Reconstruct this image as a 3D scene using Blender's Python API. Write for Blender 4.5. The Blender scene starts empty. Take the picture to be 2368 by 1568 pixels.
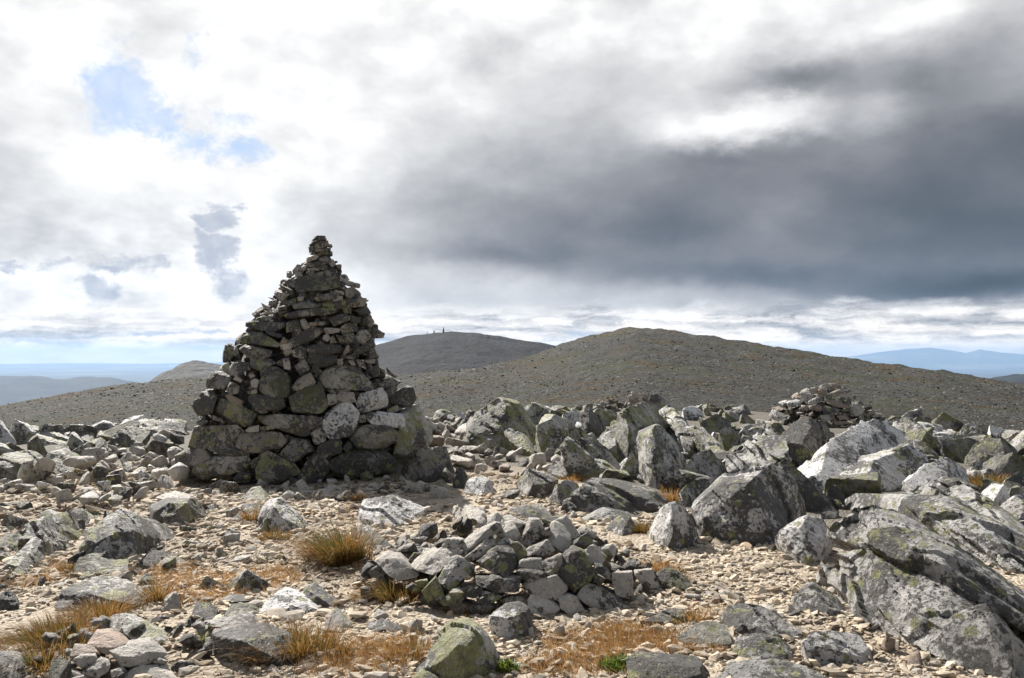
import bpy, bmesh, math, random
import numpy as np
from mathutils import Vector, Matrix
R = math.radians
scene = bpy.context.scene
COL = scene.collection

# ------------------------------------------------------------------ camera
W, H, F = 1024.0, 678.0, 850.0          # picture size and focal length in pixels of that size
HOR, CAMZ = 357.0, 1.6                  # eye-level line in the picture, eye height
cam_d = bpy.data.cameras.new('camera')
cam_d.sensor_width = 36.0
cam_d.lens = F / W * 36.0
cam_d.clip_start, cam_d.clip_end = 0.1, 120000.0
cam = bpy.data.objects.new('camera', cam_d)
COL.objects.link(cam)
PITCH = math.atan((HOR - H / 2) / F)
cam.location = (0, 0, CAMZ)
cam.rotation_euler = (R(90) + PITCH, 0, 0)
scene.camera = cam

# ------------------------------------------------------------------ sun, exposure
SUN_EL, SUN_AZ = R(39), R(-32)          # azimuth measured from +Y, negative = left
sd = bpy.data.lights.new('sun', 'SUN')
sd.energy = 5.0
sd.angle = R(0.6)
sd.color = (1.0, 0.945, 0.87)
sun = bpy.data.objects.new('sun', sd)
COL.objects.link(sun)
sun_dir = Vector((math.sin(SUN_AZ) * math.cos(SUN_EL), math.cos(SUN_AZ) * math.cos(SUN_EL), math.sin(SUN_EL)))
sun.rotation_euler = (-sun_dir).to_track_quat('-Z', 'Y').to_euler()
sun.location = (0, 0, 50)
vs = scene.view_settings
vs.view_transform = 'Standard'
vs.look = 'None'
EXPO = 0.85
vs.exposure = EXPO
vs.gamma = 1.0
scene.render.engine = 'CYCLES'
scene.cycles.use_denoising = True
scene.cycles.max_bounces = 6
scene.cycles.diffuse_bounces = 3
scene.cycles.volume_bounces = 1
scene.cycles.transparent_max_bounces = 8


# ------------------------------------------------------------------ node helpers
class NT:
    def __init__(self, tree):
        self.t = tree
        for n in list(tree.nodes):
            tree.nodes.remove(n)

    def node(self, kind, **kw):
        n = self.t.nodes.new(kind)
        for k, v in kw.items():
            setattr(n, k, v)
        return n

    def put(self, sock, v):
        if isinstance(v, bpy.types.NodeSocket):
            self.t.links.new(v, sock)
        elif v is not None:
            if isinstance(v, (tuple, list)) and sock.type == 'RGBA' and len(v) == 3:
                v = (*v, 1.0)
            sock.default_value = v

    def m(self, op, a, b=None, c=None, clamp=False):
        n = self.node('ShaderNodeMath', operation=op, use_clamp=clamp)
        for i, v in enumerate((a, b, c)):
            self.put(n.inputs[i], v)
        return n.outputs[0]

    def v(self, op, a, b=None, c=None, scale=None):
        n = self.node('ShaderNodeVectorMath', operation=op)
        for i, x in enumerate((a, b, c)):
            if x is not None:
                self.put(n.inputs[i], x)
        if scale is not None:
            self.put(n.inputs['Scale'], scale)
        return n.outputs['Value'] if op in ('DOT_PRODUCT', 'LENGTH', 'DISTANCE') else n.outputs['Vector']

    def mix(self, f, a, b):
        n = self.node('ShaderNodeMix', data_type='RGBA', clamp_factor=True)
        self.put(n.inputs[0], f)
        self.put(n.inputs[6], a)
        self.put(n.inputs[7], b)
        return n.outputs[2]

    def mixf(self, f, a, b):
        n = self.node('ShaderNodeMix', data_type='FLOAT', clamp_factor=True)
        self.put(n.inputs[0], f)
        self.put(n.inputs[2], a)
        self.put(n.inputs[3], b)
        return n.outputs[0]

    def noise(self, vec, scale, detail=4.0, rough=0.55, dist=0.0, color=False):
        n = self.node('ShaderNodeTexNoise', noise_dimensions='3D')
        self.put(n.inputs['Vector'], vec)
        self.put(n.inputs['Scale'], scale)
        self.put(n.inputs['Detail'], detail)
        self.put(n.inputs['Roughness'], rough)
        self.put(n.inputs['Distortion'], dist)
        return n.outputs['Color' if color else 'Fac']

    def voro(self, vec, scale, feature='F1', out='Distance'):
        n = self.node('ShaderNodeTexVoronoi', feature=feature)
        self.put(n.inputs['Vector'], vec)
        self.put(n.inputs['Scale'], scale)
        return n.outputs[out]

    def ss(self, x, lo, hi):
        n = self.node('ShaderNodeMapRange', interpolation_type='SMOOTHSTEP', clamp=True)
        self.put(n.inputs[0], x)
        self.put(n.inputs[1], lo)
        self.put(n.inputs[2], hi)
        n.inputs[3].default_value = 0.0
        n.inputs[4].default_value = 1.0
        return n.outputs[0]

    def lin(self, x, lo, hi, a, b):
        n = self.node('ShaderNodeMapRange', clamp=True)
        self.put(n.inputs[0], x)
        for i, q in enumerate((lo, hi, a, b)):
            self.put(n.inputs[i + 1], q)
        return n.outputs[0]

    def bump(self, h, strength, dist, normal=None):
        n = self.node('ShaderNodeBump')
        n.inputs['Strength'].default_value = strength
        n.inputs['Distance'].default_value = dist
        self.put(n.inputs['Height'], h)
        if normal is not None:
            self.put(n.inputs['Normal'], normal)
        return n.outputs[0]


# ------------------------------------------------------------------ world: Nishita sky with broken cloud decks
def az_el(px, py):
    """direction (degrees azimuth, elevation) of a place in the sky; px, py on a 2367 wide print of the photograph"""
    x, z = (px * 1024 / 2367 - 512) / F, (HOR - py * 1024 / 2367) / F
    return math.degrees(math.atan(x)), math.degrees(math.atan2(z, math.hypot(1, x)))


world = bpy.data.worlds.new('World')
scene.world = world
world.use_nodes = True
k = NT(world.node_tree)
dirv = k.node('ShaderNodeTexCoord').outputs['Generated']
sep = k.node('ShaderNodeSeparateXYZ')
k.put(sep.inputs[0], dirv)
DEG = 180 / math.pi
az = k.m('MULTIPLY', k.m('ARCTAN2', sep.outputs[0], sep.outputs[1]), DEG)
el = k.m('MULTIPLY', k.m('ARCSINE', sep.outputs[2]), DEG)
cmb = k.node('ShaderNodeCombineXYZ')
k.put(cmb.inputs[0], az)
k.put(cmb.inputs[1], el)
P0 = cmb.outputs[0]
# turbulence: large swirls and fine ragged edges; clouds flatten towards the horizon
flat = k.v('MULTIPLY', P0, (1.0, 1.7, 1.0))
big = k.v('SUBTRACT', k.noise(flat, 0.11, 3, 0.5, color=True), (0.5, 0.5, 0.5))
fine = k.v('SUBTRACT', k.noise(flat, 0.42, 7, 0.62, color=True), (0.5, 0.5, 0.5))
lowfac = k.lin(el, 0.5, 9.0, 0.25, 1.0)
Pw = k.v('ADD', P0, k.v('SCALE', k.v('MULTIPLY', big, (4.5, 3.0, 0)), scale=lowfac))
Ps = k.v('ADD', Pw, k.v('SCALE', k.v('MULTIPLY', fine, (2.2, 1.6, 0)), scale=lowfac))       # soft forms
Pc = k.v('ADD', Pw, k.v('SCALE', k.v('MULTIPLY', fine, (5.4, 4.2, 0)), scale=lowfac))       # crisp forms


def blob(px, py, rx, ry, P):
    a, e = az_el(px, py)
    sx, sy = rx * 0.0262, ry * 0.0262
    q = k.v('MULTIPLY_ADD', P, (1 / sx, 1 / sy, 0), (-a / sx, -e / sy, 0))
    return k.m('EXPONENT', k.m('MULTIPLY', k.v('DOT_PRODUCT', q, q), -1.0))


# luminance of the deck, laid down from the back: (px, py, rx, ry, value, amount)
lum = k.lin(k.noise(flat, 0.16, 6, 0.6), 0.3, 0.7, 0.88, 1.08)
for px, py, rx, ry, val, amt in (
        (60, 420, 190, 170, 0.70, .85), (330, 440, 260, 50, 0.80, .6), (40, 560, 200, 50, 0.74, .6), (380, 690, 200, 60, 0.80, .5),
        (760, 260, 420, 330, 1.04, .8), (600, 590, 80, 130, 1.14, .9), (100, 650, 130, 50, 1.08, .85), (400, 620, 95, 85, 1.12, .9), (300, 330, 160, 60, 1.06, .7), (900, 60, 500, 100, 0.95, .8),
        (1250, 330, 330, 150, 0.52, .85), (1500, 180, 420, 130, 0.66, .7), (2280, 50, 300, 80, 0.42, .6),
        (1050, 470, 220, 80, 0.42, .6), (1450, 520, 600, 120, 0.19, .95), (2050, 470, 640, 200, 0.13, 1.0), (2380, 330, 420, 180, 0.14, .95), (1650, 420, 350, 90, 0.20, .9),
        (1840, 180, 150, 55, 0.20, .9), (2120, 190, 260, 90, 0.20, .9), (1200, 590, 420, 50, 0.17, .9),
        (1600, 630, 420, 60, 0.17, .8), (2280, 660, 520, 52, 0.04, 1.0), (2320, 560, 340, 90, 0.075, .85), (1750, 640, 300, 40, 0.11, .8),
        (1700, 275, 170, 44, 1.15, 1.0), (1700, 345, 260, 34, 0.17, .8), (1570, 205, 150, 60, 0.72, .85), (1800, 262, 100, 34, 0.95, .9), (2010, 255, 80, 40, 0.60, .95), (1750, 30, 800, 60, 0.95, .85),
        (1810, 500, 80, 90, 0.30, .8), (1950, 540, 120, 60, 0.21, .7), (1570, 540, 120, 40, 0.13, .7), (1130, 690, 420, 36, 0.66, .85), (980, 640, 130, 50, 0.68, .6), (1550, 690, 250, 22, 0.55, .7)):
    w = blob(px, py, rx, ry, Ps)
    lum = k.mixf(k.m('MULTIPLY', w, amt), lum, val)
# soft shading of the white deck, mottling inside the dark deck
bil = k.noise(k.v('ADD', flat, k.v('SCALE', fine, scale=1.2)), 0.17, 5, 0.5)
lum = k.m('MULTIPLY', lum, k.mixf(k.ss(lum, 0.6, 0.9), 1.0, k.lin(bil, 0.38, 0.58, 0.93, 1.12)))
puff = k.m('ABSOLUTE', k.m('SUBTRACT', k.noise(k.v('ADD', flat, k.v('SCALE', fine, scale=1.6)), 0.20, 4, 0.5), 0.5))
leftm = k.m('MULTIPLY', k.m('SUBTRACT', 1.0, k.ss(az, -20.0, -12.0)), k.m('SUBTRACT', 1.0, k.ss(el, 6.0, 12.0)))
lum = k.m('MULTIPLY', lum, k.mixf(leftm, 1.0, k.lin(puff, 0.0, 0.11, 0.92, 1.08)))
mott = k.lin(k.noise(k.v('ADD', flat, k.v('SCALE', fine, scale=1.2)), 0.24, 7, 0.58), 0.3, 0.7, 0.85, 1.13)
lum = k.m('MULTIPLY', lum, mott)
# relief: the cloud field compared with itself a little nearer the sun, so billows get a lit and a shaded side
def relief(vec, sc, off, det):
    a_ = k.noise(vec, sc, det, 0.5)
    b_ = k.noise(k.v('ADD', vec, off), sc, det, 0.5)
    return k.m('SUBTRACT', a_, b_)


vr = k.v('ADD', flat, k.v('SCALE', fine, scale=1.0))
rel = k.m('ADD', k.m('MULTIPLY', relief(vr, 0.10, (-1.3, 2.2, 0), 2.5), 0.6), k.m('MULTIPLY', k.m('MULTIPLY', relief(vr, 0.22, (-0.7, 1.2, 0), 3.0), leftm), 1.0))
amp_ = 1.0
lum = k.m('MULTIPLY', lum, k.m('MAXIMUM', k.m('ADD', 1.0, k.m('MULTIPLY', rel, amp_)), 0.35))
# streaked low deck towards the horizon
stv = k.v('MULTIPLY', P0, (0.14, 1.15, 1.0))
streak = k.noise(k.v('ADD', stv, k.v('SCALE', fine, scale=0.9)), 1.0, 5, 0.6)
low = k.lin(streak, 0.36, 0.58, 0.30, 1.12)
edge = k.m('ADD', el, k.m('MULTIPLY', k.m('SUBTRACT', k.noise(flat, 0.22, 5, 0.6), 0.5), 3.2))
right = k.ss(az, -16.0, 4.0)
lowmask = k.m('SUBTRACT', 1.0, k.ss(edge, k.mixf(right, 1.6, 2.5), k.mixf(right, 3.4, 3.7)))
lum = k.mixf(lowmask, lum, low)
lum = k.mixf(k.m('MULTIPLY', k.m('SUBTRACT', 1.0, k.ss(el, 0.0, 1.2)), 0.7), lum, 0.84)     # pale band over the horizon
# cloud colour: neutral white when bright, slate blue when dark
ramp = k.node('ShaderNodeValToRGB')
k.put(ramp.inputs[0], lum)
cr = ramp.color_ramp
cr.elements[0].position, cr.elements[0].color = 0.0, (0.78, 0.93, 1.10, 1)
cr.elements[1].position, cr.elements[1].color = 1.0, (1.0, 0.995, 0.985, 1)
for pos, c in ((0.10, (0.84, 0.95, 1.12, 1)), (0.22, (0.96, 0.98, 1.06, 1)), (0.5, (0.99, 0.99, 1.01, 1))):
    e_ = cr.elements.new(pos)
    e_.color = c
cloud = k.v('SCALE', ramp.outputs[0], scale=lum)
warm = k.m('SUBTRACT', 1.0, k.ss(el, 0.3, 4.2))
cloud = k.mix(warm, cloud, k.v('MULTIPLY', cloud, (1.30, 1.13, 0.93)))                       # cream light under the far cloud base
Ph = k.v('ADD', Pw, k.v('SCALE', k.v('MULTIPLY', fine, (3.6, 3.0, 0)), scale=lowfac))
# holes with sky showing
hole = None
for px, py, rx, ry, amt in ((275, 205, 95, 95, 1.25), (350, 265, 75, 50, 1.0), (545, 350, 85, 42, 1.15), (450, 315, 80, 40, .9), (520, 270, 70, 60, .7), (440, 110, 70, 50, .55),
                            (530, 515, 46, 34, 1.25), (498, 585, 44, 60, 1.3), (525, 655, 48, 42, 1.3), (215, 660, 46, 34, 1.15), (255, 612, 70, 24, 1.0), (120, 606, 60, 14, .7),
                            (1340, 770, 60, 14, .9), (30, 610, 70, 12, .8), (400, 770, 220, 10, .9), (90, 790, 160, 12, .8), (330, 620, 50, 20, .7)):
    w = k.m('MULTIPLY', blob(px, py, rx, ry, Ph if py < 450 else Pc), amt)
    hole = w if hole is None else k.m('MAXIMUM', hole, w)
wisp = k.m('ADD', k.m('MULTIPLY', k.m('SUBTRACT', k.noise(Pw, 0.55, 8, 0.66), 0.5), 1.1), k.m('MULTIPLY', k.m('SUBTRACT', k.noise(Pw, 2.2, 6, 0.6), 0.5), 0.5))
hole = k.ss(k.m('ADD', hole, wisp), 0.30, 0.98)
sky = k.node('ShaderNodeTexSky', sky_type='NISHITA', sun_disc=False)
sky.sun_elevation = SUN_EL
sky.sun_rotation = SUN_AZ
sky.altitude = 1000
sky.air_density = 1.0
sky.dust_density = 0.6
blue = k.mix(0.62, k.v('SCALE', sky.outputs[0], scale=0.12), (0.56, 0.69, 0.93))            # thin veil over the blue
slate = k.mix(k.ss(el, 8.5, 13.5), (0.47, 0.51, 0.61), blue)                                   # lower gaps look through to far grey cloud
hole = k.m('MULTIPLY', hole, k.lin(k.noise(Pw, 0.7, 7, 0.62), 0.3, 0.65, 1.0, 0.62))
front = k.mix(hole, cloud, slate)
# the half of the sky behind the viewer: broken grey cloud and blue
back_n = k.noise(dirv, 2.2, 6, 0.6)
backc = k.mix(k.ss(back_n, 0.42, 0.58), k.v('SCALE', sky.outputs[0], scale=0.055), (0.42, 0.43, 0.455))
absaz = k.m('ABSOLUTE', az)
vis = k.mix(k.ss(absaz, 42.0, 80.0), front, backc)
vis = k.mix(k.ss(el, 32.0, 60.0), vis, backc)
bg = k.node('ShaderNodeBackground')
k.put(bg.inputs[0], vis)
bg.inputs[1].default_value = 2 ** -EXPO * 1.0
wo = k.node('ShaderNodeOutputWorld')
k.put(wo.inputs[0], bg.outputs[0])


# ------------------------------------------------------------------ numpy noise
_rs = np.random.RandomState(7)
_perm = _rs.permutation(256)
_perm = np.concatenate([_perm, _perm, _perm])
_grad = _rs.normal(size=(256, 3))
_grad /= np.linalg.norm(_grad, axis=1)[:, None]


def pnoise(p):
    i = np.floor(p).astype(int)
    f = p - i
    u = f * f * f * (f * (f * 6 - 15) + 10)
    i &= 255
    r = 0.0
    for a in (0, 1):
        wa = u[:, 0] if a else 1 - u[:, 0]
        for b in (0, 1):
            wb = u[:, 1] if b else 1 - u[:, 1]
            for c in (0, 1):
                wc = u[:, 2] if c else 1 - u[:, 2]
                h = _perm[_perm[_perm[(i[:, 0] + a) & 255] + ((i[:, 1] + b) & 255)] + ((i[:, 2] + c) & 255)] & 255
                g = _grad[h]
                d = g[:, 0] * (f[:, 0] - a) + g[:, 1] * (f[:, 1] - b) + g[:, 2] * (f[:, 2] - c)
                r = r + wa * wb * wc * d
    return r * 1.5


def fbm(p, octs=4, gain=0.5):
    r, a, q = 0.0, 1.0, np.array(p, float)
    for _ in range(octs):
        r = r + a * pnoise(q)
        q = q * 2.03 + 17.3
        a *= gain
    return r


# ------------------------------------------------------------------ scene bookkeeping
def tag(o, label=None, cat=None, group=None, kind=None):
    if label:
        o['label'] = label
    if cat:
        o['category'] = cat
    if group:
        o['group'] = group
    if kind:
        o['kind'] = kind
    return o


def empty(name, loc):
    o = bpy.data.objects.new(name, None)
    o.empty_display_size = 0.2
    o.location = loc
    COL.objects.link(o)
    return o


def link_mesh(name, verts, faces, mat, loc=(0, 0, 0), parent=None, smooth=True, sharp=None, tint=None):
    """one mesh object from arrays of vertices (world or local to loc) and equal-sided faces"""
    me = bpy.data.meshes.new(name)
    verts = np.asarray(verts, np.float32)
    faces = np.asarray(faces, np.int32)
    nf, ns = faces.shape
    me.vertices.add(len(verts))
    me.vertices.foreach_set('co', verts.ravel())
    me.loops.add(nf * ns)
    me.loops.foreach_set('vertex_index', faces.ravel())
    me.polygons.add(nf)
    me.polygons.foreach_set('loop_start', np.arange(0, nf * ns, ns, dtype=np.int32))
    me.polygons.foreach_set('use_smooth', np.full(nf, smooth))
    if tint is not None:
        a = me.attributes.new('tint', 'FLOAT', 'POINT')
        a.data.foreach_set('value', np.asarray(tint, np.float32))
    me.update(calc_edges=True)
    me.validate()
    if sharp:
        me.set_sharp_from_angle(angle=R(sharp))
    me.materials.append(mat)
    o = bpy.data.objects.new(name, me)
    o.location = loc
    COL.objects.link(o)
    if parent is not None:
        o.parent = parent
    return o


# ------------------------------------------------------------------ picture rays -> places in the world
cp, sp_ = math.cos(PITCH), math.sin(PITCH)


def ray(px, py):
    a, b = (px - W / 2) / F, (H / 2 - py) / F
    return np.array((a, cp - b * sp_, sp_ + b * cp))


def at(px, py, Y):
    d = ray(px, py)
    return np.array((0, 0, CAMZ)) + d * (Y / d[1])


REG = {1: (0, 1500, 1100 / 2363), 2: (700, 900, 1100 / 2363), 3: (700, 1500, 1100 / 2363), 4: (1700, 1500, 1100 / 2363),
       5: (2700, 1400, 1396 / 2354), 6: (0, 1950, 1200 / 2368), 7: (1100, 1950, 1400 / 2368), 8: (2400, 1950, 1696 / 2368),
       9: (0, 0, 4096 / 2367)}


def pix(reg, x, y):
    ox, oy, s = REG[reg]
    return (ox + x * s) / 4, (oy + y * s) / 4


# ------------------------------------------------------------------ materials
def new_mat(name):
    m = bpy.data.materials.new(name)
    m.use_nodes = True
    return m, NT(m.node_tree)


def finish(k, col, rough, normal=None, spec=0.35):
    b = k.node('ShaderNodeBsdfPrincipled')
    k.put(b.inputs['Base Color'], col)
    k.put(b.inputs['Roughness'], rough)
    b.inputs['Specular IOR Level'].default_value = spec
    if normal is not None:
        k.put(b.inputs['Normal'], normal)
    o = k.node('ShaderNodeOutputMaterial')
    k.put(o.inputs[0], b.outputs[0])


_a = Vector((.78, -.33, -.53)).normalized()
_b = _a.cross(Vector((0, 0, 1))).normalized()
BED = [tuple(_a), tuple(_b), tuple(_a.cross(_b))]          # along the bedding, and the two directions across it


def rock_mat(name, base, base2, dark=0.45, yellow=0.45, moss=0.0, grain=1.0, tinted=False, pits=0.5, foli=0.5):
    """weathered quartzite: mottled stone, foliation lines, black crust lichen, map lichen, fine pits.
    dark / yellow / moss: 0 none .. 1 covered"""
    mat, k = new_mat(name)
    geo = k.node('ShaderNodeNewGeometry')
    info = k.node('ShaderNodeObjectInfo')
    rnd = info.outputs['Random']
    P = k.v('ADD', geo.outputs['Position'], k.v('SCALE', (3.1, 7.7, 1.9), scale=rnd))
    fo = k.node('ShaderNodeCombineXYZ')                              # foliation: streaks that run along one bedding direction
    for i_, (ax_, s_) in enumerate(((BED[0], 1.3), (BED[1], 13.0), (BED[2], 19.0))):
        k.put(fo.inputs[i_], k.m('MULTIPLY', k.v('DOT_PRODUCT', P, ax_), s_))
    Fo = fo.outputs[0]
    n_big = k.noise(P, 4.0, 5, 0.6)
    n_mid = k.noise(P, 21.0, 9, 0.72)
    n_fine = k.noise(P, 30.0, 8, 0.74)
    n_fol = k.noise(Fo, 1.0, 7, 0.68)
    col = k.mix(k.ss(n_big, 0.35, 0.65), base, base2)
    col = k.v('SCALE', col, scale=k.lin(n_fol, 0.3, 0.7, 1 - .34 * foli, 1 + .26 * foli))
    col = k.v('SCALE', col, scale=k.lin(n_fine, 0.3, 0.7, 0.66, 1.28))
    # pale mineral veins
    vein = k.ss(k.m('ABSOLUTE', k.m('SUBTRACT', k.noise(Fo, 0.45, 4, 0.6), 0.5)), 0.02, 0.0)
    col = k.mix(k.m('MULTIPLY', vein, 0.35), col, (0.62, 0.59, 0.55))
    rnd2 = k.m('FRACT', k.m('MULTIPLY', rnd, 13.7))
    if tinted:
        at_ = k.node('ShaderNodeAttribute', attribute_name='tint')
        tv = at_.outputs['Fac']
        col = k.v('SCALE', col, scale=k.lin(tv, 0.0, 1.0, 0.62, 1.2))
        col = k.mix(k.m('MULTIPLY', k.ss(k.m('FRACT', k.m('MULTIPLY', tv, 7.3)), 0.72, 0.95), 0.45), col, (0.42, 0.27, 0.16))
    else:
        col = k.v('SCALE', col, scale=k.lin(rnd, 0.0, 1.0, 0.82, 1.14))
        col = k.mix(k.m('MULTIPLY', rnd2, 0.22), col, (0.40, 0.33, 0.27))
    hgt = k.m('ADD', k.m('MULTIPLY', n_mid, 0.7), k.m('MULTIPLY', n_fol, 0.9 * foli))
    hgt = k.m('ADD', hgt, k.m('MULTIPLY', n_fine, 0.55))
    if dark > 0:
        patch = k.lin(k.noise(P, 2.3, 4, 0.6), 0.25, 0.75, 0.06, 0.94)
        f = k.m('ADD', k.m('MULTIPLY', n_mid, 0.55), k.m('MULTIPLY', patch, 0.45))
        f = k.m('ADD', f, k.m('MULTIPLY', k.m('SUBTRACT', rnd2, 0.5), 0.05))
        f = k.m('ADD', f, k.m('MULTIPLY', k.m('SUBTRACT', n_fine, 0.5), 0.55))
        thr = 0.66 - 0.28 * dark
        mk = k.ss(f, thr - 0.010, thr + 0.014)
        cel2 = k.node('ShaderNodeSeparateColor')
        Pr = k.v('ADD', P, k.v('SCALE', k.v('SUBTRACT', k.noise(P, 40.0, 3, 0.7, color=True), (0.5, 0.5, 0.5)), scale=0.03))
        k.put(cel2.inputs[0], k.voro(Pr, 9.0, out='Color'))
        rd = k.m('ABSOLUTE', k.m('SUBTRACT', k.voro(Pr, 9.0), k.m('MULTIPLY_ADD', cel2.outputs[1], 0.22, 0.12)))
        ring = k.m('MULTIPLY', k.ss(rd, 0.06, 0.035), k.m('GREATER_THAN', cel2.outputs[0], 0.97 - 0.3 * pits))
        mk = k.m('MAXIMUM', mk, k.m('MULTIPLY', ring, 0.85))
        spots = k.ss(k.m('ADD', k.voro(P, 30.0), k.m('MULTIPLY', k.m('SUBTRACT', n_fine, 0.5), 0.5)), 0.27 * pits + 0.06, 0.2 * pits)
        mk = k.m('MAXIMUM', mk, k.m('MULTIPLY', spots, 0.75))
        dcol = k.mix(k.ss(n_fine, 0.3, 0.7), (0.014, 0.013, 0.012), (0.10, 0.094, 0.084))
        col = k.mix(k.m('MULTIPLY', mk, 0.93), col, dcol)
        hgt = k.m('ADD', hgt, k.m('MULTIPLY', mk, 0.25))
    if yellow > 0:
        f = k.m('ADD', k.noise(P, 7.0, 7, 0.66), k.m('MULTIPLY', k.m('SUBTRACT', k.noise(P, 1.7, 3, 0.5), 0.5), 0.7))
        f = k.m('ADD', f, k.m('MULTIPLY', k.m('SUBTRACT', n_fine, 0.5), 0.42))
        thr = 0.74 - 0.26 * yellow
        mk = k.ss(f, thr - 0.02, thr + 0.03)
        Pd = k.v('ADD', P, k.v('SCALE', k.v('SUBTRACT', k.noise(P, 30.0, 4, 0.7, color=True), (0.5, 0.5, 0.5)), scale=0.06))
        cell = k.node('ShaderNodeSeparateColor')
        k.put(cell.inputs[0], k.voro(Pd, 11.0, out='Color'))
        rnd_ = k.m('MULTIPLY', k.ss(k.voro(Pd, 11.0), 0.40, 0.34), k.m('GREATER_THAN', cell.outputs[0], 0.97 - 0.24 * yellow))
        mk = k.m('MAXIMUM', mk, rnd_)
        ycol = k.mix(k.ss(n_fine, 0.35, 0.65), (0.15, 0.155, 0.065), (0.36, 0.36, 0.15))
        col = k.mix(k.m('MULTIPLY', mk, 0.85), col, ycol)
    if moss > 0:
        f = k.noise(P, 3.2, 6, 0.66)
        thr = 0.70 - 0.28 * moss
        mk = k.ss(f, thr - 0.05, thr + 0.08)
        col = k.mix(k.m('MULTIPLY', mk, 0.8), col, k.mix(n_fine, (0.045, 0.05, 0.022), (0.15, 0.15, 0.07)))
    nrm = k.bump(hgt, min(1.0, 0.9 * grain), 0.05 * grain)
    finish(k, col, k.lin(n_fine, 0.3, 0.7, 0.46, 0.78), nrm, 0.5)
    return mat


M = {
    'g': rock_mat('grey_green_lichen_rock', (0.58, 0.57, 0.545), (0.40, 0.39, 0.37), 0.56, 0.58, 0.15),
    'w': rock_mat('white_and_black_lichen_rock', (0.84, 0.83, 0.82), (0.72, 0.71, 0.70), 0.43, 0.30, 0.0, pits=0.8),
    'v': rock_mat('black_crusted_white_rock', (0.78, 0.765, 0.755), (0.62, 0.61, 0.60), 0.60, 0.30, 0.0, pits=0.9),
    'h': rock_mat('black_crusted_grey_rock', (0.56, 0.55, 0.525), (0.40, 0.39, 0.37), 0.70, 0.56, 0.2, pits=0.7),
    'd': rock_mat('dark_lichen_rock', (0.30, 0.285, 0.26), (0.20, 0.19, 0.175), 0.74, 0.45, 0.3),
    'm': rock_mat('mottled_cairn_stone', (0.385, 0.345, 0.285), (0.265, 0.24, 0.205), 0.60, 0.42, 0.2),
    'l': rock_mat('pale_clean_stone', (0.74, 0.69, 0.615), (0.59, 0.55, 0.49), 0.16, 0.05, 0.0, pits=0.35, grain=1.3),
    'c': rock_mat('pale_cairn_stone', (0.50, 0.455, 0.395), (0.38, 0.35, 0.31), 0.40, 0.12, 0.0, pits=0.4),
    'y': rock_mat('yellow_map_lichen_rock', (0.50, 0.49, 0.46), (0.38, 0.37, 0.345), 0.50, 0.85, 0.15),
    'k': rock_mat('mossy_green_rock', (0.27, 0.26, 0.22), (0.20, 0.20, 0.16), 0.5, 0.62, 0.65),
    'q': rock_mat('streaked_slab_rock', (0.70, 0.69, 0.67), (0.50, 0.495, 0.48), 0.49, 0.50, 0.2, foli=1.3, grain=1.25),
    's': rock_mat('salmon_stone', (0.47, 0.325, 0.24), (0.40, 0.29, 0.22), 0.0, 0.0, 0.0, foli=0.2),
    'b': rock_mat('brown_stone', (0.35, 0.26, 0.19), (0.27, 0.215, 0.17), 0.25, 0.0, 0.0),
    'f': rock_mat('mixed_infill_stone', (0.36, 0.335, 0.30), (0.26, 0.24, 0.215), 0.5, 0.38, 0.1, tinted=True),
}


def gravel_mat(name, tinted):
    mat, k = new_mat(name)
    P = k.node('ShaderNodeNewGeometry').outputs['Position']
    n1 = k.noise(P, 0.9, 5, 0.6)
    n2 = k.noise(P, 34.0, 6, 0.7)
    col = k.mix(k.ss(n1, 0.38, 0.62), (0.545, 0.465, 0.36), (0.41, 0.345, 0.265))
    if tinted:
        tv = k.node('ShaderNodeAttribute', attribute_name='tint').outputs['Fac']
        col = k.v('SCALE', col, scale=k.lin(tv, 0, 1, 0.62, 1.28))
        t2 = k.m('FRACT', k.m('MULTIPLY', tv, 9.7))
        col = k.mix(k.m('MULTIPLY', k.ss(t2, 0.72, 0.9), 0.55), col, (0.40, 0.385, 0.365))
        col = k.mix(k.m('MULTIPLY', k.ss(k.m('FRACT', k.m('MULTIPLY', tv, 5.1)), 0.9, 0.98), 0.45), col, (0.46, 0.30, 0.18))
        col = k.v('SCALE', col, scale=k.lin(n2, 0.3, 0.7, 0.8, 1.18))
        nrm = k.bump(n2, 0.5, 0.01)
    else:
        v1 = k.voro(P, 38.0, out='Color')
        d1 = k.voro(P, 38.0)
        soil = k.noise(P, 1.6, 6, 0.65)
        col = k.v('SCALE', col, scale=k.lin(k.v('DOT_PRODUCT', v1, (0.33, 0.33, 0.33)), 0.2, 0.8, 0.62, 1.12))
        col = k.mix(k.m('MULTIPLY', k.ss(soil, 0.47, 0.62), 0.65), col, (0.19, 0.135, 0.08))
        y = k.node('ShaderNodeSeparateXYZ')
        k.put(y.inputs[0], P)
        col = k.mix(k.m('MULTIPLY', k.ss(k.m('ADD', y.outputs[1], k.m('MULTIPLY', k.ss(y.outputs[0], 0.4, 2.2), 4.6)), 11.3, 13.3), 0.92), col, (0.13, 0.12, 0.10))  # dark rubble ground, with shade of the packed boulder gaps painted in
        h = k.m('ADD', k.m('MULTIPLY', d1, -1.2), k.m('MULTIPLY', n2, 0.7))
        nrm = k.bump(h, 0.9, 0.02)
    finish(k, col, 0.85, nrm, 0.25)
    return mat


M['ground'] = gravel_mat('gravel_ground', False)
M['pebble'] = gravel_mat('loose_pebbles', True)


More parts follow.
